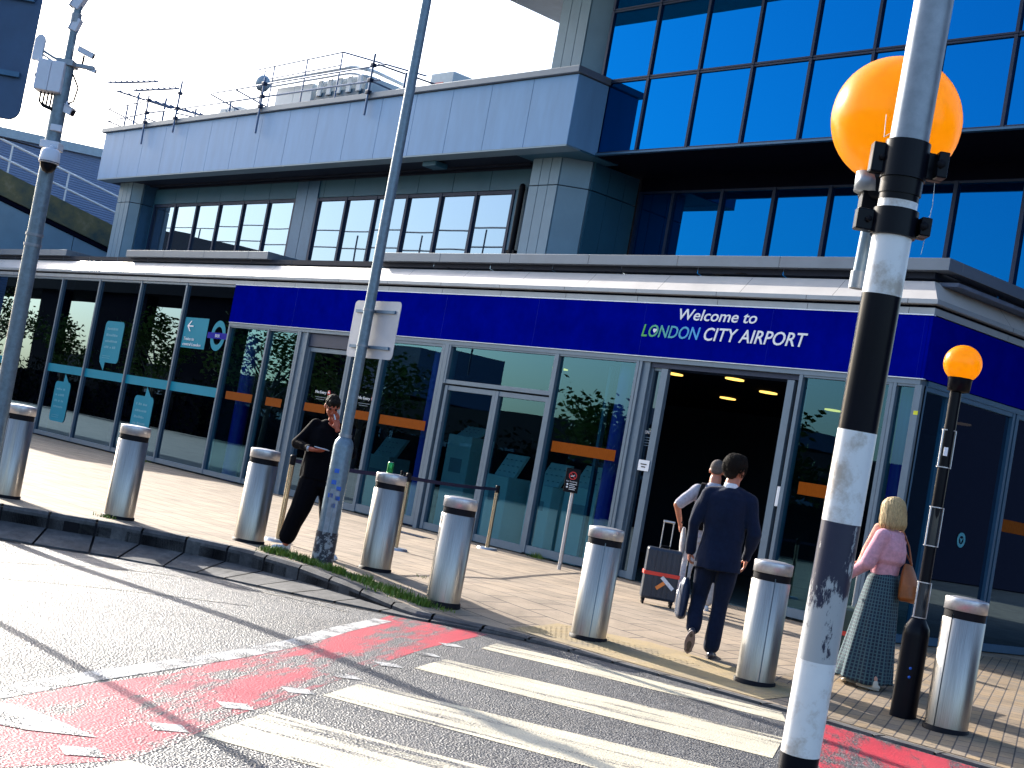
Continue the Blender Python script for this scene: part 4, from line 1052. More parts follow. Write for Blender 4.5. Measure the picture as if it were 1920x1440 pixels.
for k, (z0, z1, mn) in enumerate(bands):
    if M[mn] not in mats_: mats_.append(M[mn])
    b.cur = mats_.index(M[mn]); b.cyl(bp(z0), bp(z1), R0 + (.0008 if mn != 'galv_light' else 0), n=40, caps=False)
b.build('pole', mats_, BB)
cr_, cf_ = Vector((.653, .757, 0)), Vector((-.757, .653, 0))
def clampbox(z, h, x0, x1, name, drop=0):
    c = bp(z); b = MB(); b.cyl(c - upv * h, c + upv * h, R0 + .007, n=32)
    b.obox(c + cr_ * x1 * .5 + cf_ * .012, cr_ * (x1 * .5), cf_ * .012, upv * h * .72)
    b.obox(c - cr_ * (x0 * .5) + cf_ * .012, cr_ * (x0 * .5), cf_ * .016, upv * h * .8)
    b.obox(c + cr_ * (x1 - .012) + cf_ * -.012, cr_ * .012, cf_ * .02, upv * h * .7)
    o = b.build(name, M['black_gloss'], BB, .003)
    b = MB(); b.lathe([(.010, 0), (.010, .008), (0, .009)], c + cr_ * (x1 - .018) - cf_ * .03, 6, -cf_); b.build('bolt', M['black'], o)
    b = MB(); b.lathe([(.007, 0), (.007, .008), (0, .009)], c - cr_ * (x0 * .7) - cf_ * .005, 6, -cf_); b.build('bolt', M['black'], o)
clampbox(2.125, .042, .075, .088, 'upper_clamp'); clampbox(1.985, .03, .085, .075, 'lower_clamp')
b = MB(); b.cyl(bp(2.05), bp(2.10), R0 + .004, n=32); b.build('sleeve', M['black_gloss'], BB)
gc = Vector((-2.06, 2.80, 2.262)); ax = (Vector((-2.068, 2.775, 1.86)) - Vector((-2.058, 2.765, 2.07))).normalized()
b = MB(); b.lathe([(.0, -.145)] + [(.15 * math.sin(R_(a)), -.15 * math.cos(R_(a))) for a in range(24, 181, 6)], gc, 56); b.build('globe', M['globe'], BB)
b = MB(); b.lathe([(.0, -.20), (.05, -.20), (.058, -.19), (.062, -.155), (.068, -.135), (.06, -.13)], gc, 32); b.build('globe_collar', M['black_gloss'], BB)
tb = Vector((-2.062, 2.768, 2.0))
b = MB(); b.lathe([(0, 0), (.034, 0), (.034, -.045), (0, -.045)], tb + Vector((-.012, -.01, .125)), 24); b.build('cap', M['galv_light'], BB)
b = MB(); b.obox(tb + Vector((-.004, -.0, .055)), cr_ * .028, cf_ * .02, upv * .045); b.build('gland_box', M['black_gloss'], BB, .003)
b = MB(); b.cyl(tb + upv * .03, Vector((-2.07, 2.772, 1.885)), .0165, n=16); b.build('conduit', M['galv'], BB)
b = MB(); b.cyl(Vector((-2.07, 2.772, 1.895)), Vector((-2.071, 2.773, 1.855)), .0205, n=18); b.build('conduit_end', M['galv_light'], BB)
for k, (a, c_) in enumerate((((.06, 2.09), (.07, 1.93)), ((-.05, 2.22), (-.045, 2.18)))):
    b = MB(); b.tube([bp(a[1]) + cr_ * a[0] * 1.2, bp(a[1] - .05) + cr_ * (a[0] * 1.2 + .004), bp(c_[1]) + cr_ * c_[0]], .0008, 4); b.build('thread', M['unit_white'], BB)

x2, y2 = -6.64, 10.40; z2 = pav(x2, y2)
B2 = thing('belisha_beacon', (x2, y2, z2), 'smaller far crossing beacon with an orange globe on a dark pole beside the woman', 'crossing beacon', 'belisha beacons at the zebra crossing')
b = MB(); b.lathe([(.105, 0), (.105, .66), (.10, .72), (.06, .79), (.045, .80)], (x2, y2, z2), 28); bs_ = b.build('base_section', M['black_gloss'], B2)
for dz in (.40, .33): b = MB(); b.lathe([(0, 0), (.012, .0), (.012, .004), (0, .005)], Vector((x2, y2, z2 + dz)) + Vector((.54, -.84, 0)) * .106, 8, (.54, -.84, 0)); b.build('bolt', M['bsticker'], bs_)
b = MB(); b.cyl((x2, y2, z2 + .78), (x2 + .01, y2 - .01, z2 + 2.72), .047, n=24); b.build('pole', M['black_gloss'], B2)
for za, zb in ((.80, 1.09), (1.38, 1.70), (2.02, 2.33)):
    f = MB(); r_ = .056
    c_ = Vector((x2, y2, z2)); nn = -cf_
    for zz in (za, zb - .008): f.cyl(c_ + upv * zz, c_ + upv * (zz + .008), r_ + .001, n=24)
    f.obox(c_ + cr_ * r_ * .93 + nn * .02 + upv * ((za + zb) / 2), cr_ * .003, nn * .004, upv * (zb - za) / 2)
    f.obox(c_ - cr_ * r_ * .93 + nn * .02 + upv * ((za + zb) / 2), cr_ * .005, nn * .006, upv * (zb - za) / 2)
    f.build('light_band_frame', M['steel_top'], B2)
    f = MB(); f.cyl(c_ + upv * (za + .009), c_ + upv * (zb - .009), r_ - .003, n=28, caps=False); f.build('light_band', M['peel2'] if 'peel2' in M else M.setdefault('peel2', mat('unlit_lens_band', (.03, .04, .05), .12, .3, coat=.6)), B2)
b = MB(); b.lathe([(0, 0), (.008, 0)], (x2, y2, 2.1), 6); 
b = MB(); b.obox(Vector((x2, y2, z2 + 2.15)) - cf_ * .056 - cr_ * .018, cr_ * .016, cf_ * .002, upv * .035); b.build('white_sticker', M['white_letter'], B2)
gc2 = Vector((x2 + .03, y2 - .01, z2 + 2.875)); 
b = MB(); b.lathe([(.05, -.235), (.09, -.225), (.095, -.14), (.10, -.12)], gc2, 28); b.build('globe_collar', M['black_gloss'], B2)
b = MB(); b.lathe([(.0, -.149)] + [(.152 * math.sin(R_(a)), -.152 * math.cos(R_(a))) for a in range(24, 181, 6)], gc2, 48); b.build('globe', M['globe'], B2)

# ---------------------------------------------------------------- belt barrier posts and belt
def bpost(x, y, lb):
    t = thing('barrier_post', (x, y, 0), lb, 'barrier post', 'posts of the retractable belt barrier')
    b = MB(); b.cyl((x, y, 0), (x, y, .03), .165, .15, 28); b.build('foot', M['steel_top'], t)
    b = MB(); b.cyl((x, y, .03), (x, y, .93), .032, n=20); b.build('tube', M['brass'] if 'brass' in M else M.setdefault('brass', mat('warm_steel', (.42, .36, .26), .25, .9, var=.05)), t)
    b = MB(); b.cyl((x, y, .90), (x, y, 1.0), .036, n=20); b.lathe([(.036, 0), (.03, .015), (0, .018)], (x, y, 1.0), 20); b.build('belt_head', M['black'], t)
bpost(-14.5, 9.39, 'barrier post between the third bollard and the man in black')
bpost(-15.35, 11.75, 'barrier post mostly hidden behind the bollard with the can')
bpost(-17.53, 15.2, 'barrier post near the doors at the right end of the belt')
for a, c_ in (((-14.5, 9.39), (-15.35, 11.75)), ((-15.35, 11.75), (-17.53, 15.2))):
    b = MB(); A_, C_ = Vector((*a, .955)), Vector((*c_, .955)); n_ = 8
    v = []
    for i in range(n_ + 1):
        p = A_.lerp(C_, i / n_) - upv * .02 * math.sin(math.pi * i / n_); v += [p + upv * .024, p - upv * .024]
    b.add(v, [(2 * i, 2 * i + 1, 2 * i + 3, 2 * i + 2) for i in range(n_)])
    ob = b.build('barrier_belt', M.setdefault('belt', mat('navy_belt', (.008, .01, .05), .7))); so_ = ob.modifiers.new('thickness', 'SOLIDIFY'); so_.thickness = .003
    tag(ob, 'dark belt stretched from the post by the man to the hidden post' if a[0] > -15 else 'dark belt stretched from the hidden post to the post by the doors', 'barrier belt', 'belts of the barrier')

# ---------------------------------------------------------------- no smoking sign on its own post
NS = thing('no_smoking_sign', (-15.42, 14.8, 0), 'black no smoking sign on a thin steel post before the glass entrance', 'sign')
b = MB(); b.cyl((-15.42, 14.8, 0), (-15.42, 14.8, 1.14), .028, n=16); b.build('post', M['steel_top'], NS)
sc_ = Vector((-15.41, 14.74, 1.30)); sr = Vector((.69, .72, 0)).normalized(); sf = Vector((.72, -.69, 0)).normalized()
b = MB(); b.obox(sc_, sr * .105, sf * .012, upv * .175); b.build('panel', M['black_gloss'], NS, .006)
b = MB(); n = 32; vs = [sc_ + sf * .0135 + upv * .07 + (sr * math.cos(2 * math.pi * i / n) + upv * math.sin(2 * math.pi * i / n)) * r for r in (.046, .058) for i in range(n)]
b.add(vs, [(i, (i + 1) % n, n + (i + 1) % n, n + i) for i in range(n)]); b.build('red_ring', M['red_paint'], NS)
b = MB(); c_ = sc_ + sf * .0135 + upv * .07
b.quad(c_ + sr * -.04 + upv * .032, c_ + sr * -.032 + upv * .04, c_ + sr * .04 + upv * -.032, c_ + sr * .032 + upv * -.04); b.build('red_bar', M['red_paint'], NS)
b = MB(); b.quad(*[c_ + sf * .001 + sr * u + upv * v for u, v in ((-.03, -.016), (.02, -.004), (.018, .006), (-.032, -.006))]); b.quad(*[c_ + sf * .001 + sr * u + upv * v for u, v in ((.018, .0), (.03, .018), (.026, .021), (.014, .004))]); b.build('cigarette', M['white_letter'], NS)
b = MB()
for k, (x0_, x1_) in enumerate(((-.03, .08), (-.03, .05), (-.03, .07), (-.03, .06))):
    z_ = -.055 - k * .026; b.quad(*[sc_ + sf * .0135 + sr * u + upv * v for u, v in ((x0_, z_), (x1_, z_), (x1_, z_ + .008), (x0_, z_ + .008))])
for z_ in (-.06, -.10): b.quad(*[sc_ + sf * .0136 + sr * (-.06 + .014 * math.cos(a_)) + upv * (z_ + .014 * math.sin(a_)) for a_ in np.arange(0, 6.28, .52)])
b.build('small_print', M['white_letter'], NS)
me = text_mesh('No Smoking', .032, M['white_letter'], name='no_smoking_lettering', extrude=.0005)
o = bpy.data.objects.new('no_smoking_lettering', me); COL.objects.link(o)
o.matrix_world = Matrix.Translation(sc_ + sf * .0138 - sr * .085 - upv * .026) @ Matrix(((sr.x, 0, sf.x, 0), (sr.y, 0, sf.y, 0), (0, 1, 0, 0), (0, 0, 0, 1)))
o.parent = NS; o.matrix_parent_inverse = base_inv(NS)

# ---------------------------------------------------------------- can and lighter on the fourth bollard
bx, by = -12.62, 9.44; bz = pav(bx, by) + 1.044
CN = thing('drink_can', (bx - .03, by + .03, bz), 'green drink can standing on the cap of a bollard', 'can')
b = MB(); b.lathe([(0, 0), (.026, .001), (.032, .010), (.033, .012), (.033, .108), (.027, .118)], (bx - .03, by - .02, bz - .004), 24); b.build('body', M.setdefault('green', mat('green_can', (.02, .30, .07), .25, .6, var=.3, scale=60)), CN)
b = MB(); b.lathe([(.027, .117), (.027, .121), (.024, .117), (0, .116)], (bx - .03, by - .02, bz - .004), 24); b.build('lid', M['steel_top'], CN)
for k, (dx, dy) in enumerate(((.075, .065), (.10, .085))):
    b = MB(); b.cyl((bx + dx, by + dy, bz - .008), (bx + dx, by + dy, bz + .035 - k * .01), .011, n=12); b.lathe([(.011, 0), (.014, .004), (.014, .012), (0, .013)], (bx + dx, by + dy, bz + .035 - k * .01), 12)
    tag(b.build('bottle_top', M['black']), ['small dark bottle top beside the green can', 'shorter dark bottle top at the rim of the bollard cap'][k], 'bottle top')

# ---------------------------------------------------------------- grass strip and weeds
m, N, L, P = newmat('grass_blades'); M['grass'] = m
n = noise_node(N, L, 5, 4, .6); r = ramp(N, L, n.outputs[0], [(.35, (.05, .12, .01)), (.6, (.14, .22, .015)), (.75, (.34, .30, .03))]); L.new(r.outputs[0], P.inputs['Base Color']); P.inputs['Roughness'].default_value = .6
gr = MB(); rnd = random.Random(4)
def blade(x, y, h):
    z = pav(x, y); a = rnd.uniform(0, 6.28); l = rnd.uniform(.1, .5) * h; w_ = rnd.uniform(.003, .006)
    dx, dy = math.cos(a), math.sin(a)
    p0 = Vector((x, y, z)); p1 = p0 + Vector((dx * l * .4, dy * l * .4, h * .6)); p2 = p0 + Vector((dx * l, dy * l, h))
    s_ = Vector((-dy, dx, 0)) * w_
    gr.add([p0 - s_, p0 + s_, p1 + s_ * .8, p1 - s_ * .8, p2], [(0, 1, 2, 3), (3, 2, 4)], True)
path = [(-13.25, 8.47), (-12.9, 8.55), (-12.3, 8.62), (-11.7, 8.68), (-11.2, 8.72), (-10.8, 8.78)]
for _ in range(5200):
    t = rnd.random() * 4.999; i = int(t); f = t - i
    x = path[i][0] * (1 - f) + path[i + 1][0] * f; y = path[i][1] * (1 - f) + path[i + 1][1] * f
    wdt = .10 + .05 * math.sin(t * 2.1); 
    y += rnd.gauss(0, wdt * .55)
    clump = .5 + .5 * math.sin(x * 9) * math.sin(x * 23 + 1)
    if rnd.random() < .25 + .75 * clump: blade(x, y, rnd.uniform(.02, .05) + .07 * clump * rnd.random())
for cx_, cy_, n_, h_ in ((-14.88, 7.42, 110, .05), (-10.75, 8.90, 60, .05), (-17.0, 15.78, 90, .12), (-38.5, 15.7, 60, .08), (-30.3, 15.75, 40, .07), (-12.4, 9.9, 20, .03)):
    for _ in range(n_): blade(cx_ + rnd.gauss(0, .07), cy_ + rnd.gauss(0, .05), rnd.uniform(.3, 1) * h_)
tag(gr.build('grass', M['grass']), 'grass and weeds growing between kerb and lamp column', 'grass', kind='stuff')
# ---------------------------------------------------------------- across the road: what the windows mirror
m, N, L, P = newmat('leaves'); M['leaf'] = m
oi = N.new('ShaderNodeNewGeometry'); n = noise_node(N, L, .9, 3, .6); r = ramp(N, L, n.outputs[0], [(.3, (.015, .045, .008)), (.7, (.07, .15, .012))]); L.new(r.outputs[0], P.inputs['Base Color']); P.inputs['Roughness'].default_value = .55
M['bark'] = mat('bark', (.09, .07, .05), .9, var=.3, bump=.3)
M['leaf_dark'] = mat('hedge_leaves', (.012, .022, .010), .8, spec=.1, var=.5)
def tree(x, y, h, rad, seed, label, nleaf=1700):
    rnd = random.Random(seed)
    t = thing('street_tree', (x, y, -.2), label, 'tree', 'trees across the road')
    b = MB(); b.sm = True
    b.cyl((x, y, -.2), (x + .1, y, h * .35), .17, .12, 10, False)
    tips = []
    for k in range(9):
        a = rnd.uniform(0, 6.28); z0 = h * rnd.uniform(.25, .5); l = rad * rnd.uniform(.6, 1.0)
        p0 = Vector((x + .05, y, z0)); p1 = p0 + Vector((math.cos(a) * l * .5, math.sin(a) * l * .5, h * .18)); p2 = p0 + Vector((math.cos(a) * l, math.sin(a) * l, h * rnd.uniform(.2, .42)))
        b.cyl(p0, p1, .07, .045, 7, False); b.cyl(p1, p2, .045, .015, 6, False); tips += [p1.lerp(p2, q) for q in (.2, .6, 1)]
    tips += [Vector((x + rnd.uniform(-.3, .3) * rad, y + rnd.uniform(-.3, .3) * rad, h * rnd.uniform(.6, .92))) for _ in range(8)]
    b.build('trunk', M['bark'], t)
    b = MB()
    for _ in range(nleaf):
        c = rnd.choice(tips); rr = rad * .33
        p = c + Vector((rnd.gauss(0, rr * .5), rnd.gauss(0, rr * .5), rnd.gauss(0, rr * .42)))
        u = Vector((rnd.gauss(0, 1), rnd.gauss(0, 1), rnd.gauss(0, .6))).normalized(); v = u.orthogonal().normalized(); s_ = rnd.uniform(.09, .20)
        b.add([p - u * s_, p + v * s_ * .5, p + u * s_, p - v * s_ * .5], [(0, 1, 2, 3)], False)
    b.build('crown', M['leaf'], t)
TR = [(-87, -7, 6.2, 1.9, 1, 'tree across the road mirrored in the leftmost station windows'), (-75.5, -7, 6.6, 2.2, 2, 'tree across the road mirrored beside the direction panel'),
      (-64, -7.5, 6.8, 2.8, 3, 'tree across the road mirrored left of the no entry doors'), (-55.5, -7, 6.6, 3.0, 4, 'tree across the road mirrored behind the road sign'),
      (-39, -7, 4.9, 2.2, 5, 'tree across the road mirrored in the window by the no smoking sign'), (-98, -6, 7.5, 3, 6, 'tree far across the road at the end of the row'), (-31.5, -7.5, 4.9, 2.0, 7, 'smaller tree across the road mirrored right of the open doorway')]
for a in TR: tree(*a)
OB = thing('low_building', (-70, -32, 0), 'long dark low building across the road mirrored in the windows', 'building')
b = MB(); b.box(-150, -8, -42, -32, -.3, 5.0); b.build('wall', mat('dark_brick', (.02, .02, .03), .8, spec=.1), OB)
b = MB(); b.box(-62, -52, -41, -33, 5.4, 6.4); b.box(-100, -86, -41, -33, 5.4, 9.0); b.build('roof', M['deck'], OB)
b = MB()
for k in range(40): b.box(-128 + k * 2.6, -126.6 + k * 2.6, -32.0, -31.9, 1, 2.6)
b.build('windows', M['frame_mid'], OB)

EW = thing('reflection_block', (20, 30, 0), 'dark block added beyond the right edge so the side glazing mirrors dark', 'building')  # unseen dark building, added to darken what the side glazing reflects
b = MB(); b.box(14, 20, 16, 70, -.1, 14); b.build('wall', M['dark'], EW)
b = MB(); b.box(13.8, 20.2, 15.8, 70, 14, 14.4); b.build('roof', M['deck'], EW)

ER = thing('elevated_railway', (-60, -12, -.2), 'elevated railway on broad dark piers across the road mirrored in the glass', 'viaduct')
b = MB(); b.prism([(-150, -10, 8.0), (-60, -10, 8.0), (-60, -10, 9.4), (-66, -10, 10.1), (-76, -10, 11.4), (-95, -10, 13.6), (-150, -10, 19)], (0, -5.5, 0)); b.build('deck', M['dark'], ER)
for x0_, x1_ in ((-91, -85), (-79.2, -73.4), (-67, -61.8), (-102, -97)):
    b = MB(); b.box(x0_, x1_, -11.2, -10.4, -.3, 7.99); b.build('pier', M['dark'], ER)
for z_ in (12.0, 13.0): b = MB(); b.tube([(-150, -10.2, z_ + 1.5), (-84, -10.2, z_ + .4), (-50, -10.2, z_)], .05, 6); b.build('rail', M['frame_dark'], ER)
for k in range(17): b = MB(); b.tube([(-148 + k * 6, -10.2, 9.2 if k < 15 else 5), (-148 + k * 6, -10.2, 13.0 if k > 10 else 13.4)], .05, 6); b.build('post', M['frame_dark'], ER)
HG = thing('hedge', (-80, -9, -.2), 'dense dark hedge added across the road to darken reflections low in the windows', 'hedge')  # added to hide sunlit ground from the lower panes' reflections
rnd = random.Random(9)
b = MB()
for k in range(70):
    x = -150 + k * 1.9; b.box(x, x + 1.88, -9.6 + rnd.uniform(-.2, .2), -8.8 + rnd.uniform(-.2, .2), -.25, rnd.uniform(1.7, 2.3))
b.build('core', M['dark'], HG)
b = MB()
for _ in range(9000):
    p = Vector((rnd.uniform(-135, -18), rnd.uniform(-8.8, -8.3), rnd.uniform(-.2, 2.6) if rnd.random() < .8 else rnd.uniform(2, 3.1)))
    u = Vector((rnd.gauss(0, 1), rnd.gauss(0, .6), rnd.gauss(0, 1))).normalized(); v = u.orthogonal().normalized(); s_ = rnd.uniform(.08, .2)
    b.add([p - u * s_, p + v * s_ * .5, p + u * s_, p - v * s_ * .5], [(0, 1, 2, 3)], False)
b.build('foliage', M['leaf_dark'], HG)
# ---------------------------------------------------------------- people
V3 = Vector
def lathe_pts(mb, p0, p1, r0, r1, n=14):
    """capsule with rounded ends between two joints"""
    p0, p1 = V3(p0), V3(p1); d = p1 - p0; L_ = d.length; d = d / L_ if L_ > 1e-6 else V3((0, 0, 1))
    prof = [(0, -r0)] + [(r0 * math.sin(R_(a)), -r0 * math.cos(R_(a))) for a in (25, 50, 72, 90)] + [(r1 * math.cos(R_(a)), L_ + r1 * math.sin(R_(a))) for a in (0, 22, 45, 68)] + [(0, L_ + r1)]
    mb.lathe(prof, p0, n, d)
def ellipsoid(mb, c, r, rot=None, n=18, m=12):
    rot = rot or Matrix.Identity(3); c = V3(c); v = []
    for i in range(m + 1):
        ph = math.pi * i / m
        for j in range(n):
            th = 2 * math.pi * j / n
            v.append(c + rot @ V3((r[0] * math.sin(ph) * math.cos(th), r[1] * math.sin(ph) * math.sin(th), r[2] * math.cos(ph))))
    mb.add(v, [(i * n + j, i * n + (j + 1) % n, (i + 1) * n + (j + 1) % n, (i + 1) * n + j) for i in range(m) for j in range(n)], True)
def loft(mb, rings, n=26, cap=True):
    """rings: (centre, rx, ry[, turn]) stacked; closed at both ends"""
    v = []
    for R in rings:
        c = V3(R[0]); t0 = R[3] if len(R) > 3 else 0
        for j in range(n):
            th = 2 * math.pi * j / n; x, y = R[1] * math.cos(th), R[2] * math.sin(th)
            v.append(c + V3((x * math.cos(t0) - y * math.sin(t0), x * math.sin(t0) + y * math.cos(t0), 0)))
    k = len(rings)
    mb.add(v, [(i * n + j, i * n + (j + 1) % n, (i + 1) * n + (j + 1) % n, (i + 1) * n + j) for i in range(k - 1) for j in range(n)], True)
    if cap: mb.add(v[:n], [tuple(range(n))[::-1]], True); mb.add(v[-n:], [tuple(range(n))], True)
def fuse(mb, name, m, parent, voxel=.008, smooth=3, folds=0., fscale=(14, 14, 5), seed=0, hair=False):
    """melt overlapping shapes into one continuous skin, then add cloth folds or hair relief"""
    me = bpy.data.meshes.new(name); me.from_pydata(mb.v, [], mb.f)
    bm = bmesh.new(); bm.from_mesh(me); bmesh.ops.remove_doubles(bm, verts=bm.verts, dist=1e-6); bmesh.ops.recalc_face_normals(bm, faces=bm.faces); bm.to_mesh(me); bm.free()
    t = bpy.data.objects.new('tmp', me); COL.objects.link(t)
    r = t.modifiers.new('r', 'REMESH'); r.mode = 'VOXEL'; r.voxel_size = voxel; r.use_smooth_shade = True
    if smooth: s_ = t.modifiers.new('s', 'SMOOTH'); s_.iterations = smooth; s_.factor = .5
    bpy.context.view_layer.update()
    out = bpy.data.meshes.new_from_object(t.evaluated_get(bpy.context.evaluated_depsgraph_get()))
    bpy.data.objects.remove(t)
    if folds:
        nv = len(out.vertices); co = np.zeros(nv * 3); no = np.zeros(nv * 3)
        out.vertices.foreach_get('co', co); out.vertices.foreach_get('normal', no); co = co.reshape(-1, 3); no = no.reshape(-1, 3)
        rs = np.random.RandomState(seed); h = np.zeros(nv)
        for k in range(7):
            w_ = rs.normal(size=3) * np.array(fscale) * (1 + k * .25); h += np.sin(co @ w_ + rs.uniform(0, 6.3) + 1.2 * np.sin(co @ (rs.normal(size=3) * 9))) / (1 + k * .4)
        h = h / 2.2
        if hair: h = h + .6 * np.sin(co[:, 0] * 260 + 4 * np.sin(co[:, 2] * 22)) 
        co = co + no * (h * folds)[:, None]
        out.vertices.foreach_set('co', co.ravel()); out.update()
    out.materials.clear(); out.materials.append(m)
    for p in out.polygons: p.use_smooth = True
    out.name = name
    o = bpy.data.objects.new(name, out); COL.objects.link(o); o.parent = parent
    return o

def hand(mb, wrist, d, n, thumb_side, curl=.5, size=1.0, lens=(.068, .078, .072, .056)):
    """palm and five separate fingers. d = towards the fingers, n = out of the back of the hand, thumb_side = towards the thumb"""
    d = V3(d).normalized(); n = V3(n).normalized(); n = (n - d * n.dot(d)).normalized(); s_ = d.cross(n).normalized()
    if s_.dot(V3(thumb_side)) < 0: s_ = -s_
    w = V3(wrist); rot = Matrix((s_, d, n)).transposed()
    ellipsoid(mb, w + d * .045 * size, (.041 * size, .052 * size, .017 * size), rot)
    lathe_pts(mb, w - d * .015, w + d * .03 * size, .025 * size, .024 * size, 10)
    for k, (off, L_) in enumerate(zip((.030, .010, -.011, -.030), lens)):
        c = curl * (1 + .12 * k) if not isinstance(curl, (list, tuple)) else curl[k]
        p = w + d * (.088 - abs(off - .01) * .25) * size + s_ * off * size
        dd = d.copy(); L1 = (L_ * size * .45, L_ * size * .32, L_ * size * .26)
        for i, l in enumerate(L1):
            a = c * (.7, 1.0, .8)[i]; dd = (dd * math.cos(a) - n * math.sin(a)).normalized()
            nn = (n - dd * n.dot(dd)).normalized(); n_loc = nn
            q = p + dd * l; lathe_pts(mb, p, q, (.0098, .0090, .0082)[i] * size, (.0090, .0082, .0072)[i] * size, 8); p = q
            dd = dd
            n = n if i == 2 else n
        # keep palm normal for the next finger
    p = w + d * .022 * size + s_ * .030 * size - n * .006
    td = (d * .62 + s_ * .62 - n * .45).normalized()
    for l, r0, r1 in ((.042, .0135, .0112), (.030, .0112, .0088)):
        q = p + td * l * size; lathe_pts(mb, p, q, r0 * size, r1 * size, 8); p = q; td = (td + d * .25 - n * .25 - s_ * .12).normalized()

def head(mb, c, fwd, up=(0, 0, 1), s=1.0, ears=True):
    """skull, jaw, nose, brow, lips and ears round the centre c"""
    f = V3(fwd).normalized(); u = V3(up); u = (u - f * u.dot(f)).normalized(); r = f.cross(u)
    rot = Matrix((r, f, u)).transposed(); c = V3(c)
    P_ = lambda x, y, z: c + (r * x + f * y + u * z) * s
    ellipsoid(mb, P_(0, -.010, .028), (.076 * s, .095 * s, .088 * s), rot)
    ellipsoid(mb, P_(0, .022, -.030), (.058 * s, .066 * s, .078 * s), rot)
    ellipsoid(mb, P_(0, .056, -.086), (.027 * s, .026 * s, .022 * s), rot)
    ellipsoid(mb, P_(0, .077, .026), (.046 * s, .018 * s, .012 * s), rot)
    lathe_pts(mb, P_(0, .084, .014), P_(0, .104, -.022), .008 * s, .0125 * s, 8)
    ellipsoid(mb, P_(0, .093, -.030), (.017 * s, .010 * s, .008 * s), rot)
    ellipsoid(mb, P_(0, .080, -.052), (.024 * s, .012 * s, .009 * s), rot)
    for sx in (-1, 1):
        ellipsoid(mb, P_(sx * .036, .062, -.014), (.020 * s, .020 * s, .020 * s), rot)
        if ears: ellipsoid(mb, P_(sx * .077, -.010, -.006), (.009 * s, .021 * s, .032 * s), rot)
    return P_, rot

def strands(name, m, parent, PH, hr, prof, n, width, seed, wob=.006, part_front=False):
    """locks lying over the hair: each follows the outline given as (height, side radius, depth radius)"""
    rnd = random.Random(seed); b = MB(); b.sm = True
    for _ in range(n):
        a = rnd.uniform(0, 2 * math.pi); k0 = rnd.uniform(0, .5); k1 = rnd.uniform(k0 + .35, 1.03); ph = rnd.uniform(0, 6); tw = rnd.uniform(-.25, .25); off = rnd.uniform(-.003, .007)
        pts = []
        for i in range(8):
            t = k0 + (k1 - k0) * i / 7; f = min(t, .999) * (len(prof) - 1); j = int(f); f -= j
            z, rx, ry = [prof[j][q] * (1 - f) + prof[j + 1][q] * f for q in range(3)]
            aa = a + tw * t + .05 * math.sin(ph + 5 * t); o_ = off + wob * math.sin(ph + 7 * t)
            pts.append(PH((rx + o_) * math.cos(aa), -.022 + (ry + o_) * math.sin(aa), z - (.012 if t > 1 else 0)))
        c = PH(0, -.02, 0)
        v = []
        for i, p in enumerate(pts):
            q = pts[min(7, i + 1)] - pts[max(0, i - 1)]; s_ = q.cross(p - c).normalized() * width * (1 - .75 * abs(i / 7 - .35))
            v += [p - s_, p + (p - c).normalized() * width * .5, p + s_]
        b.add(v, [(3 * i + j, 3 * i + j + 1, 3 * i + 4 + j, 3 * i + 3 + j) for i in range(7) for j in range(2)], True)
    return b.build(name, m, parent, local=True)

def skin_mat(name, c, red=.0):
    m, N, L, P = newmat(name)
    n = noise_node(N, L, 9, 5, .6); r = ramp(N, L, n.outputs[0], [(.3, (c[0] * .9, c[1] * .78, c[2] * .75)), (.7, c)]); L.new(r.outputs[0], P.inputs['Base Color'])
    P.inputs['Roughness'].default_value = .5; P.inputs['Subsurface Weight'].default_value = .15; P.inputs['Subsurface Scale'].default_value = .02
    P.inputs['Subsurface Radius'].default_value = (1, .3, .15)
    return m
M['skin'] = skin_mat('skin', (.50, .20, .12)); M['skin2'] = skin_mat('tanned_skin', (.46, .115, .06)); M['skin3'] = skin_mat('pale_skin', (.60, .33, .24))
def cloth(name, c, rough=.85, var=.2, scale=25, sheen=.1):
    m = mat(name, c, rough, spec=.08, var=var, scale=scale, bump=.25, bscale=350)
    m.node_tree.nodes['Principled BSDF'].inputs['Sheen Weight'].default_value = sheen
    return m
M['suit'] = cloth('navy_suit_wool', (.006, .012, .034)); M['blackcloth'] = cloth('black_cotton', (.002, .002, .004), sheen=.0)
M['grey_tee'] = cloth('pale_grey_cotton', (.36, .36, .43)); M['trouser_pale'] = cloth('pale_stone_cotton', (.42, .40, .40)); M['pink'] = cloth('pink_knit', (.60, .31, .38)); M['scarf'] = cloth('peach_scarf', (.75, .40, .30), var=.3)
M['shirt_white'] = cloth('white_shirt', (.75, .75, .80)); M['hair_dark'] = mat('dark_brown_hair', (.012, .008, .006), .75, spec=.15, var=.4, scale=60, stretch=(5, 5, .5), bump=.6, bscale=60); M['hair_grey'] = mat('cropped_grey_hair', (.10, .085, .08), .85, spec=.1, var=.4, scale=90)
M['blonde'] = mat('blonde_hair', (.52, .38, .19), .6, spec=.25, var=.5, scale=30, stretch=(6, 6, .5), bump=.9, bscale=30); M['shoe_white'] = mat('white_trainer', (.72, .74, .78), .5, var=.1); M['shoe_navy'] = mat('dark_leather_shoe', (.025, .025, .04), .3, var=.2); M['sole'] = mat('shoe_sole', (.16, .13, .15), .7)
M['tote'] = mat('tan_leather', (.27, .075, .012), .45, var=.25, scale=12, bump=.1)
m, N, L, P = newmat('patterned_knit_skirt'); M['skirt'] = m
tc = N.new('ShaderNodeTexCoord'); mp = N.new('ShaderNodeMapping'); mp.inputs['Scale'].default_value = (1, 1, 1); L.new(tc.outputs['UV'], mp.inputs[0])
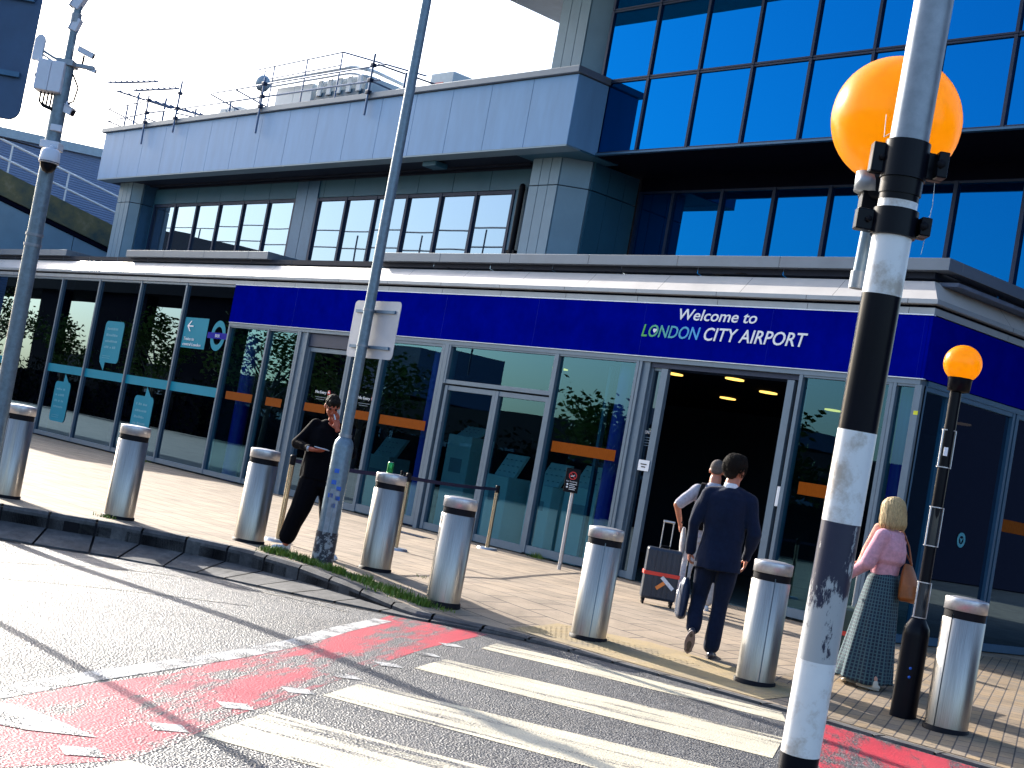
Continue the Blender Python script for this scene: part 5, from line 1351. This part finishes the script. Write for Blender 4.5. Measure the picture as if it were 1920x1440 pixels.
bt = N.new('ShaderNodeTexBrick'); bt.offset = 0; bt.inputs['Scale'].default_value = 1; bt.squash = 1.0; bt.inputs['Brick Width'].default_value = .024; bt.inputs['Row Height'].default_value = .030; bt.inputs['Mortar Size'].default_value = .0055; bt.inputs['Mortar Smooth'].default_value = .5
bt.inputs['Color1'].default_value = (.004, .010, .03, 1); bt.inputs['Color2'].default_value = (.004, .02, .05, 1); bt.inputs['Mortar'].default_value = (.05, .11, .13, 1)
L.new(mp.outputs[0], bt.inputs[0]); L.new(bt.outputs[0], P.inputs['Base Color']); P.inputs['Roughness'].default_value = .8

def leg_cloth(mb, hip, knee, ankle, r=(.098, .070, .062), drop=.02):
    lathe_pts(mb, hip, knee, r[0], r[1]); lathe_pts(mb, knee, ankle, r[1], r[2])
def shoe(name, m, parent, heel, toe, up=(0, 0, 1), w_=.045, h=.07, sole=None):
    b = MB(); heel, toe, up = V3(heel), V3(toe), V3(up); d = (toe - heel); L_ = d.length; d.normalize(); up = (up - d * up.dot(d)).normalized(); s_ = d.cross(up)
    rot = Matrix((s_, d, up)).transposed()
    ellipsoid(b, heel + d * L_ * .20 + up * h * .50, (w_ * .78, L_ * .24, h * .55), rot); ellipsoid(b, heel + d * L_ * .62 + up * h * .36, (w_, L_ * .36, h * .42), rot)
    ellipsoid(b, heel + d * L_ * .85 + up * h * .27, (w_ * .85, L_ * .17, h * .30), rot); lathe_pts(b, heel + d * L_ * .2 + up * h * .5, heel + d * L_ * .2 + up * h * 1.15, .036, .034, 12)
    o = fuse(b, name, m, parent, .006, 2)
    b = MB(); pts = []
    for k in range(20):
        a = 2 * math.pi * k / 20; y = math.sin(a) * .5 + .5; ww = w_ * (.72 + .28 * math.sin(math.pi * min(1, y * 1.1))) ; pts.append(heel + d * L_ * (y * 1.02 - .01) + s_ * math.cos(a) * ww)
    b.prism(pts, up * .014); q = b.build('sole', sole or m, o, local=True)
    return o

# ---- man in black, reading his phone
wx, wy = -13.27, 9.0
P1 = thing('person', (wx, wy, pav(wx, wy)), 'man in black with white trainers looking down at a phone, hand at his mouth', 'person', rz=R_(-117))
b = MB()
hc = V3((.045, .115, 1.625)); hf = V3((-.05, .80, -.60))
PH, hr = head(b, hc, hf, (0, .6, .8))
lathe_pts(b, (0, -.01, 1.42), (-.005, .06, 1.52), .062, .056)
loft(b, [((0, 0, .88), .15, .105), ((0, .0, 1.0), .145, .10), ((0, .0, 1.12), .135, .10), ((0, .0, 1.28), .165, .115), ((0, -.01, 1.39), .17, .10), ((0, -.01, 1.45), .09, .07)])
RH, LH = V3((.20, .24, 1.135)), V3((-.04, .19, 1.395))     # wrists
lathe_pts(b, (.18, -.01, 1.40), (.33, -.02, 1.17), .050, .042); lathe_pts(b, (.33, -.02, 1.17), RH, .040, .025)
lathe_pts(b, (-.18, -.01, 1.40), (-.25, .10, 1.16), .050, .042); lathe_pts(b, (-.25, .10, 1.16), LH, .040, .025)
hand(b, RH, (-.85, .45, -.05), (.1, .2, -1), (-.2, -.8, .3), .35)
hand(b, LH, (.25, -.05, .9), (-.2, .95, .1), (.6, -.3, .1), (.9, 1.0, 1.15, 1.3))
HR, HL = V3((.09, 0, .90)), V3((-.09, 0, .90)); KR, KL = V3((.17, .045, .49)), V3((-.14, .05, .49)); AR, AL = V3((.255, .0, .09)), V3((-.20, -.01, .09))
for h_, k_, a_ in ((HR, KR, AR), (HL, KL, AL)): lathe_pts(b, h_, k_, .08, .052); lathe_pts(b, k_, a_, .052, .036)
fuse(b, 'body', M['skin2'], P1, .0065, 2)
b = MB()
loft(b, [((0.02, .0, .82), .225, .16), ((0.02, .0, .95), .225, .155), ((0.02, .0, 1.08), .215, .15), ((0.01, .005, 1.25), .222, .15), ((0, -.0, 1.37), .215, .13), ((0, -.01, 1.44), .14, .09), ((0, .0, 1.475), .075, .07)])
lathe_pts(b, (.17, -.01, 1.40), (.33, -.02, 1.17), .072, .056); lathe_pts(b, (.33, -.02, 1.17), RH.lerp(V3((.33, -.02, 1.17)), .16), .056, .040)
lathe_pts(b, (-.17, -.01, 1.40), (-.25, .10, 1.16), .072, .056); lathe_pts(b, (-.25, .10, 1.16), LH.lerp(V3((-.25, .10, 1.16)), .18), .056, .040)
fuse(b, 'top', M['blackcloth'], P1, .009, 2, .010, seed=1)
b = MB(); loft(b, [((0, .0, .74), .20, .14), ((0, .0, .88), .20, .14), ((0, .0, .97), .160, .115)])
for h_, k_, a_ in ((HR, KR, AR), (HL, KL, AL)): leg_cloth(b, h_, k_, a_ + V3((0, 0, .075)), (.135, .112, .088))
fuse(b, 'trousers', M['blackcloth'], P1, .010, 3, .007, seed=2)
for a_, tx, ty in ((AR, .16, .15), (AL, -.08, .20)): shoe('shoe', M['shoe_white'], P1, a_ + V3((-tx * .35, -.08, -.085)), a_ + V3((tx, ty, -.085)), w_=.052, h=.085, sole=M['shoe_white'])
b = MB(); ellipsoid(b, PH(0, -.018, .040), (.083, .100, .088), hr); ellipsoid(b, PH(0, .045, .088), (.062, .045, .030), hr); ellipsoid(b, PH(0, -.06, -.01), (.068, .045, .06), hr)
fuse(b, 'hair', M['hair_dark'], P1, .006, 1, .004, (70, 70, 70), 3)
for sx in (-1, 1):
    b = MB(); ellipsoid(b, PH(sx * .031, .077, .008), (.011, .008, .006), hr, 10, 8); b.build('eye', M['black_gloss'], P1, local=True)
    b = MB(); ellipsoid(b, PH(sx * .032, .087, .030), (.020, .007, .005), hr, 10, 8); b.build('eyebrow', M['hair_dark'], P1, local=True)
b = MB(); ellipsoid(b, PH(0, .089, -.053), (.021, .006, .004), hr, 12, 8); b.build('mouth', mat('lips', (.28, .06, .06), .5), P1, local=True)
b = MB(); b.cyl(RH + V3((.035, -.02, .0)), RH + V3((.018, -.01, .0)), .033, .031, 16); b.build('wristwatch', M['steel_top'], P1, local=True)
PN = thing('mobile_phone', (wx, wy, pav(wx, wy)), 'pale phone held flat in the hand of the man in black', 'phone', rz=R_(-117))
b = MB(); b.obox((.095, .305, 1.160), V3((.068, -.030, .006)), V3((.016, .034, .004)), V3((-.0002, -.0005, .0045))); b.build('body', M['white_plastic'], PN, .002, local=True)
b = MB(); b.obox((.0952, .3049, 1.165), V3((.062, -.0275, .0055)), V3((.0145, .031, .0036)), V3((0, 0, .0004))); b.build('screen', M['black_gloss'], PN, local=True)
VP = thing('vape_pen', (wx, wy, pav(wx, wy)), 'small pale vape held to the mouth of the man in black', 'vape', rz=R_(-117))
b = MB(); b.cyl((.0, .225, 1.49), (.025, .215, 1.545), .009, .006, 12); b.build('tube', M['white_plastic'], VP, local=True)

# ---- man in a navy suit, walking in with a bag
wx, wy = -8.79, 10.40; wz = pav(wx, wy) 
P2 = thing('person', (wx, wy, wz), 'man in a navy suit walking towards the doors, one heel lifted', 'person', rz=R_(41))
b = MB()
hc = V3((.02, .03, 1.725)); PH, hr = head(b, hc, (.55, .82, -.08), s=1.1)
lathe_pts(b, (0, .0, 1.50), (.01, .015, 1.62), .072, .066)
loft(b, [((0, 0, .92), .15, .11), ((0, .0, 1.05), .145, .10), ((0, .0, 1.18), .14, .10), ((0, .0, 1.35), .175, .12), ((0, -.01, 1.46), .18, .10), ((0, -.01, 1.53), .09, .07)])
LE, LW = V3((-.275, -.02, 1.19)), V3((-.265, .06, .925)); RE, RW = V3((.285, -.03, 1.18)), V3((.25, .09, .95))
lathe_pts(b, (-.19, -.01, 1.47), LE, .052, .044); lathe_pts(b, LE, LW, .042, .026)
lathe_pts(b, (.19, -.01, 1.47), RE, .052, .044); lathe_pts(b, RE, RW, .042, .026)
hand(b, LW, (.02, .05, -1), (-1, 0, 0), (0, 1, 0), (1.15, 1.2, 1.2, 1.2)); hand(b, RW, (-.05, .2, -1), (1, 0, 0), (0, 1, 0), .4)
HR, KR, AR = V3((.092, 0, .95)), V3((.085, .05, .52)), V3((.065, -.01, .095)); HL, KL, AL = V3((-.09, 0, .95)), V3((-.115, .10, .53)), V3((-.125, -.09, .235))
for h_, k_, a_ in ((HR, KR, AR), (HL, KL, AL)): lathe_pts(b, h_, k_, .085, .055); lathe_pts(b, k_, a_, .055, .038)
fuse(b, 'body', M['skin'], P2, .0068, 2)
b = MB()
loft(b, [((0, -.01, .80), .215, .155), ((0, -.01, .90), .208, .150), ((0, .0, 1.05), .192, .135), ((0, .0, 1.20), .190, .132), ((0, -.0, 1.36), .215, .142), ((0, -.01, 1.46), .215, .125), ((0, -.01, 1.52), .15, .10), ((0, .0, 1.56), .078, .075)])
lathe_pts(b, (-.04, 0, 1.52), (-.17, -.01, 1.475), .065, .070); lathe_pts(b, (.04, 0, 1.52), (.17, -.01, 1.475), .065, .070)
lathe_pts(b, (-.185, -.01, 1.455), LE, .078, .064); lathe_pts(b, LE, LW.lerp(LE, .03), .064, .047)
lathe_pts(b, (.185, -.01, 1.455), RE, .080, .064); lathe_pts(b, RE, RW.lerp(RE, .03), .064, .047)
fuse(b, 'jacket', M['suit'], P2, .009, 2, .010, seed=5)
b = MB()
loft(b, [((0, 0, .82), .165, .125), ((0, 0, .92), .17, .125), ((0, 0, 1.0), .15, .11)])
leg_cloth(b, HR, KR, AR + V3((0, 0, .02)), (.108, .080, .072)); leg_cloth(b, HL, KL, AL + V3((0, .01, .02)), (.108, .080, .070))
fuse(b, 'trousers', M['suit'], P2, .010, 3, .008, seed=6)
b = MB(); b.lathe([(.070, 1.53), (.069, 1.575), (.063, 1.60), (.060, 1.60), (.062, 1.53)], (.003, .004, 0), 28); b.build('shirt_collar', M['shirt_white'], P2, local=True)
for w_, e_ in ((LW, LE), (RW, RE)):
    d_ = (w_ - e_).normalized(); b = MB(); b.lathe([(.031, -.02), (.033, .0), (.033, .012), (.028, .013)], w_, 18, d_); b.build('shirt_cuff', M['shirt_white'], P2, local=True)
shoe('shoe', M['shoe_navy'], P2, AR + V3((0, -.075, -.095)), AR + V3((.03, .21, -.095)), w_=.046)
shoe('shoe', M['shoe_navy'], P2, AL + V3((0, -.105, -.005)), AL + V3((-.01, .03, -.225)), up=(0, .85, .5), w_=.046, sole=M['sole'])
b = MB(); ellipsoid(b, PH(0, -.020, .042), (.092, .113, .100), hr); ellipsoid(b, PH(0, -.065, -.02), (.074, .050, .075), hr); ellipsoid(b, PH(.0, .03, .10), (.066, .066, .044), hr)
fuse(b, 'hair', M['hair_dark'], P2, .006, 1, .005, (70, 70, 70), 8)
strands('hair_locks', M['hair_dark'], P2, PH, hr, [(.140, .015, .02), (.126, .048, .060), (.095, .074, .092), (.05, .088, .108), (0, .088, .108), (-.045, .076, .088)], 420, .0040, 5)
# bag carried in the left hand
HB = thing('hand_bag', (wx, wy, wz), 'soft dark grey bag carried low in the left hand of the suited man', 'bag', rz=R_(41))
b = MB(); hx = V3((-.27, .07, .80))
loft(b, [((-.255, .07, .30), .035, .12), ((-.255, .07, .33), .05, .155), ((-.255, .07, .50), .055, .165), ((-.255, .07, .62), .045, .15), ((-.255, .07, .68), .02, .10)]); fuse(b, 'bag_body', M['frame_dark'], HB, .009, 3, .004, seed=9)
b = MB(); b.tube([(-.262, .0, .66), (-.266, .02, .78), (-.266, .06, .825), (-.266, .10, .82), (-.262, .14, .66)], .009, 8); b.build('handle', M['black'], HB, local=True)
b = MB(); b.tube([(-.305, -.07, .35), (-.312, -.06, .5), (-.30, .0, .62), (-.30, .12, .62), (-.312, .19, .5), (-.305, .20, .35)], .006, 6); b.build('piping', M['steel_top'], HB, local=True)

# ---- man in a grey T-shirt with a rucksack, beyond
wx, wy = -12.12, 14.03
P3 = thing('person', (wx, wy, 0), 'grey haired man in pale T-shirt partly hidden by the suited man', 'person', rz=R_(43))
b = MB()
PH, hr = head(b, (-.0, .06, 1.735), (.1, 1, -.1), s=1.12)
lathe_pts(b, (0, .01, 1.52), (0, .04, 1.64), .078, .074)
loft(b, [((0, 0, .92), .16, .12), ((0, .0, 1.1), .16, .12), ((0, .01, 1.35), .185, .125), ((0, .01, 1.46), .185, .10), ((0, .01, 1.53), .09, .07)])
LE, LW = V3((-.415, -.02, 1.24)), V3((-.335, .06, 1.00)); RE, RW = V3((.28, -.02, 1.2)), V3((.27, .12, .98))
lathe_pts(b, (-.20, .0, 1.47), LE, .056, .047); lathe_pts(b, LE, LW, .046, .028); lathe_pts(b, (.20, .0, 1.47), RE, .056, .047); lathe_pts(b, RE, RW, .046, .028)
hand(b, LW, (.1, .1, -1), (-1, 0, 0), (0, 1, 0), (1.1, 1.2, 1.2, 1.2)); hand(b, RW, (0, .2, -1), (1, 0, 0), (0, 1, 0), .5)
HR, KR, AR = V3((.095, 0, .95)), V3((.13, .12, .52)), V3((.14, .10, .095)); HL, KL, AL = V3((-.10, 0, .95)), V3((-.17, -.02, .52)), V3((-.225, -.22, .15))
for h_, k_, a_ in ((HR, KR, AR), (HL, KL, AL)): lathe_pts(b, h_, k_, .085, .055); lathe_pts(b, k_, a_, .055, .038)
fuse(b, 'body', M['skin'], P3, .0075, 2)
b = MB(); loft(b, [((0, 0, .88), .20, .15), ((0, 0, 1.0), .195, .148), ((0, .0, 1.2), .195, .145), ((0, .01, 1.38), .215, .14), ((0, .01, 1.47), .21, .12), ((0, .01, 1.55), .10, .09), ((0, .015, 1.58), .075, .075)])
lathe_pts(b, (-.19, .0, 1.46), LE.lerp(V3((-.19, 0, 1.46)), .12), .082, .070); lathe_pts(b, (.19, .0, 1.46), RE.lerp(V3((.19, 0, 1.46)), .15), .082, .070)
fuse(b, 't_shirt', M['grey_tee'], P3, .010, 3, .007, seed=11)
b = MB(); loft(b, [((0, 0, .82), .175, .135), ((0, 0, .92), .18, .135), ((0, 0, .99), .16, .12)]); leg_cloth(b, HR, KR, AR + V3((0, 0, .03)), (.115, .088, .078)); leg_cloth(b, HL, KL, AL + V3((0, .02, .05)), (.115, .088, .078))
fuse(b, 'trousers', M['trouser_pale'], P3, .011, 3, .009, seed=12)
b = MB(); loft(b, [((-.26, .05, .62), .03, .10), ((-.27, .05, .80), .04, .13), ((-.285, .05, .97), .02, .09)]); fuse(b, 'jacket_over_arm', M['trouser_pale'], P3, .010, 2, .006, seed=13)
shoe('shoe', M['shoe_white'], P3, AR + V3((0, -.075, -.095)), AR + V3((.02, .21, -.095)), sole=M['shoe_white']); shoe('shoe', M['shoe_white'], P3, AL + V3((0, -.10, .04)), AL + V3((.01, .04, -.15)), up=(0, .85, .5), sole=M['shoe_white'])
b = MB(); ellipsoid(b, PH(0, -.018, .046), (.089, .111, .096), hr); ellipsoid(b, PH(0, -.06, .0), (.074, .046, .05), hr); fuse(b, 'hair', M['hair_grey'], P3, .006, 1, .001, (70, 70, 70), 8)
b = MB(); b.cyl(LW + V3((-.006, -.005, .02)), LW + V3((0, 0, .045)), .034, n=16); b.build('wrist_strap', M['black'], P3, local=True)
RS = thing('rucksack', (wx, wy, 0), 'black rucksack with an orange tag on the back of the grey haired man', 'rucksack', rz=R_(43))
b = MB(); loft(b, [((.0, -.22, .98), .13, .07), ((.0, -.24, 1.02), .16, .10), ((.0, -.25, 1.22), .165, .12), ((.0, -.22, 1.42), .14, .08), ((.0, -.19, 1.48), .08, .04)]); fuse(b, 'bag_body', M['blackcloth'], RS, .010, 3, .006, seed=14)
for sx in (-1, 1):
    b = MB(); pts = [V3((sx * .13, -.17, 1.12)), V3((sx * .165, -.08, 1.35)), V3((sx * .14, -.09, 1.545)), V3((sx * .13, .03, 1.56)), V3((sx * .14, .13, 1.45))]
    for p, q in zip(pts[:-1], pts[1:]): b.obox((p + q) / 2, V3((.028, 0, 0)), (q - p).cross(V3((1, 0, 0))).normalized() * .008, (q - p) / 2 * 1.05)
    b.build('strap', M['black'], RS, .004, local=True)
b = MB(); b.obox((-.15, -.30, 1.22), (.004, 0, .0), (0, .02, .01), (0, -.012, .05)); b.build('tag', mat('orange_tag', (.8, .12, .03), .5), RS, local=True)

# ---- woman in pink
wx, wy = -7.51, 11.12; wz = pav(wx, wy)
P4 = thing('person', (wx, wy, wz), 'blonde woman in a pink sweater, peach scarf and long patterned skirt', 'person', rz=R_(96))
b = MB()
PH, hr = head(b, (0, .03, 1.56), (.0, 1, -.12), s=.95)
lathe_pts(b, (0, -.01, 1.36), (0, .0, 1.46), .052, .048)
loft(b, [((0, 0, .85), .15, .115), ((0, .0, 1.02), .12, .09), ((0, .0, 1.2), .14, .105), ((0, -.01, 1.33), .155, .09), ((0, -.01, 1.39), .07, .06)])
LE, LW = V3((-.225, .055, 1.08)), V3((-.19, .245, .925)); RE, RW = V3((.21, .06, 1.12)), V3((.13, .28, 1.06))
lathe_pts(b, (-.155, -.01, 1.33), LE, .044, .038); lathe_pts(b, LE, LW, .036, .022); lathe_pts(b, (.155, -.01, 1.33), RE, .044, .038); lathe_pts(b, RE, RW, .036, .022)
hand(b, LW, (.1, .55, -.75), (-1, 0, 0), (0, .6, .5), .9, .92); hand(b, RW, (-.3, .9, -.05), (.1, .1, 1), (-1, 0, 0), 1.0, .92)
HR, KR, AR = V3((.08, 0, .88)), V3((.09, .07, .48)), V3((.07, .11, .09)); HL, KL, AL = V3((-.08, 0, .88)), V3((-.09, .03, .48)), V3((-.10, -.13, .10))
for h_, k_, a_ in ((HR, KR, AR), (HL, KL, AL)): lathe_pts(b, h_, k_, .075, .048); lathe_pts(b, k_, a_, .048, .032)
fuse(b, 'body', M['skin3'], P4, .0065, 2)
b = MB()
loft(b, [((0, .0, .985), .132, .105), ((0, .0, 1.00), .138, .112), ((0, .0, 1.09), .142, .118), ((0, -.005, 1.13), .172, .145), ((0, -.01, 1.22), .180, .145), ((0, -.01, 1.31), .175, .12), ((0, -.01, 1.375), .11, .085), ((0, .0, 1.405), .07, .065)])
lathe_pts(b, (-.145, -.01, 1.325), LE, .072, .066); lathe_pts(b, LE, LW.lerp(LE, .12), .064, .036)
lathe_pts(b, (.145, -.01, 1.325), RE, .072, .066); lathe_pts(b, RE, RW.lerp(RE, .12), .064, .036)
fuse(b, 'sweater', M['pink'], P4, .008, 3, .006, seed=21)
# skirt with pleats, own UVs for the knitted pattern
nz, na = 40, 96; vs, uv = [], []
for i in range(nz + 1):
    t = i / nz; z = 1.01 - t * .955; rx = .134 + .056 * t ** .4 + .012 * t; ry = .112 + .055 * t ** .4 + .095 * t
    cy = .05 * t ** 1.3
    for j in range(na):
        a = 2 * math.pi * j / na; pl = 1 + .055 * t * math.sin(a * 9 + 1.5 * math.sin(t * 3)) + .02 * t * math.sin(a * 17 + 4 * t)
        vs.append((rx * math.cos(a) * pl, ry * math.sin(a) * pl + cy, z + (.015 * math.sin(a * 3) if i == nz else 0)))
b = MB(); b.add(vs, [(i * na + j, i * na + (j + 1) % na, (i + 1) * na + (j + 1) % na, (i + 1) * na + j) for i in range(nz) for j in range(na)], True)
so_ = b.build('skirt', M['skirt'], P4, local=True); me = so_.data; ul = me.uv_layers.new(name='UVMap')
for p in me.polygons:
    js = [li for li in p.loop_indices]
    cols = [me.loops[l].vertex_index % na for l in js]; wrapf = max(cols) - min(cols) > na / 2
    for l, c_ in zip(js, cols):
        vi = me.loops[l].vertex_index; i = vi // na; cc = c_ + (na if wrapf and c_ < na / 2 else 0)
        ul.data[l].uv = (cc / na * .96, i / nz * .955)
sf = so_.modifiers.new('thickness', 'SOLIDIFY'); sf.thickness = .004; sf.offset = -1
for a_, dy in ((AR, .12), (AL, .10)): shoe('shoe', mat('pale_sandal', (.55, .50, .42), .5), P4, a_ + V3((0, -.05, -.09)), a_ + V3((0, .17, -.09)), w_=.038, h=.05)
b = MB(); ellipsoid(b, PH(0, -.02, .045), (.088, .106, .085), hr)
loft(b, [(PH(0, -.035, -.160), .070, .060), (PH(0, -.035, -.14), .105, .090), (PH(0, -.028, -.06), .110, .108), (PH(0, -.02, .0), .103, .106), (PH(0, -.02, .06), .088, .100)])
fuse(b, 'hair', M['blonde'], P4, .005, 1, .0042, (95, 95, 16), 8, hair=True)
strands('hair_locks', M['blonde'], P4, PH, hr, [(.132, .015, .02), (.120, .045, .055), (.095, .070, .085), (.05, .090, .104), (.0, .101, .108), (-.06, .113, .113), (-.115, .124, .114), (-.150, .122, .108), (-.178, .100, .090)], 620, .0042, 3)
b = MB(); b.lathe([(.058, 1.375), (.082, 1.385), (.092, 1.41), (.085, 1.45), (.062, 1.455)], (0, .01, 0), 24)
lathe_pts(b, (-.03, .115, 1.40), (-.06, .20, 1.05), .040, .050, 12); lathe_pts(b, (.04, .115, 1.40), (.02, .19, 1.08), .038, .046, 12)
fuse(b, 'scarf', M['scarf'], P4, .008, 2, .007, (30, 30, 6), 22)
for sx in (-1, 1):
    b = MB(); ellipsoid(b, PH(sx * .031, .077, .004), (.011, .008, .007), hr, 10, 8); b.build('eye', M['black_gloss'], P4, local=True)
TB = thing('tote_bag', (wx, wy, wz), 'tan leather tote bag hanging behind the woman in pink', 'bag', rz=R_(96))
b = MB(); loft(b, [((.03, -.235, .80), .075, .055), ((.03, -.245, .83), .11, .085), ((.03, -.235, .95), .105, .08), ((.04, -.205, 1.06), .085, .05), ((.05, -.185, 1.13), .06, .02)]); fuse(b, 'bag_body', M['tote'], TB, .009, 2, .006, seed=31)
b = MB(); b.tube([(.07, -.21, 1.12), (.12, -.13, 1.28), (.155, -.03, 1.405), (.16, .02, 1.38), (.13, -.12, 1.2), (.09, -.2, 1.12)], .008, 6); b.build('strap', M['tote'], TB, local=True)

# ---------------------------------------------------------------- suitcases
def suitcase(x, y, rz, w_, d_, h, m, label, strap=None):
    t = thing('suitcase', (x, y, pav(x, y)), label, 'suitcase', rz=R_(rz))
    b = MB(); b.box(-w_ / 2, w_ / 2, -d_ / 2, d_ / 2, .07, h); b.build('shell', m, t, .03, local=True)
    b = MB()
    for k in range(5): b.box(-w_ / 2 + .05 + k * (w_ - .1) / 5 + .008, -w_ / 2 + .05 + (k + 1) * (w_ - .1) / 5 - .008, -d_ / 2 - .006, d_ / 2 + .006, .10, h - .03)
    b.build('ribs', m, t, .004, local=True)
    for sx in (-1, 1):
        for sy in (-1, 1):
            b = MB(); b.cyl((sx * (w_ / 2 - .04) - .012, sy * (d_ / 2 - .04), .032), (sx * (w_ / 2 - .04) + .012, sy * (d_ / 2 - .04), .032), .032, n=16); b.box(sx * (w_ / 2 - .04) - .018, sx * (w_ / 2 - .04) + .018, sy * (d_ / 2 - .04) - .018, sy * (d_ / 2 - .04) + .018, .04, .075); b.build('wheel', M['black'], t, local=True)
    b = MB(); b.tube([(-.06, 0, h - .005), (-.05, 0, h + .03), (.05, 0, h + .03), (.06, 0, h - .005)], .009, 7); b.build('top_handle', M['black'], t, local=True)
    b = MB(); b.tube([(-.06, d_ / 2 - .04, h), (-.06, d_ / 2 - .04, h + .32)], .007, 7); b.tube([(.06, d_ / 2 - .04, h), (.06, d_ / 2 - .04, h + .32)], .007, 7); b.cyl((-.07, d_ / 2 - .04, h + .325), (.07, d_ / 2 - .04, h + .325), .014, n=10); b.build('pull_handle', M['steel_top'], t, local=True)
    if strap:
        b = MB(); b.box(-w_ / 2 - .008, w_ / 2 + .008, -d_ / 2 - .010, d_ / 2 + .010, h * .52, h * .52 + .045); b.build('strap', strap, t, .003, local=True)
    return t
M['red_strap'] = mat('red_strap', (.75, .05, .03), .6)
sc1 = suitcase(-12.07, 13.28, 43 + 4, .42, .26, .69, mat('dark_slate_shell', (.018, .028, .05), .35, var=.15), 'dark slate wheeled suitcase with a red strap and white luggage tag', M['red_strap'])
for m_, x_, z_, l_, a_ in ((M['shirt_white'], .08, .29, .10, -40), (mat('orange_label', (.85, .25, .05), .5), -.0, .25, .06, 42)):
    b = MB(); t_ = R_(a_); b.obox((x_, -.155, z_), V3((math.cos(t_) * l_, 0, math.sin(t_) * l_)), (0, .0015, 0), V3((-math.sin(t_) * .022, 0, math.cos(t_) * .022))); b.build('luggage_tag', m_, sc1, local=True)
sc2 = suitcase(-7.98, 11.50, 98, .44, .27, .62, mat('dark_green_shell', (.02, .045, .04), .4, var=.3), 'dark green wheeled suitcase in front of the woman, half hidden by the beacon pole')
b = MB(); b.box(-.228, -.224, -.12, .04, .36, .40); b.build('orange_label', M['red_strap'], sc2, local=True)
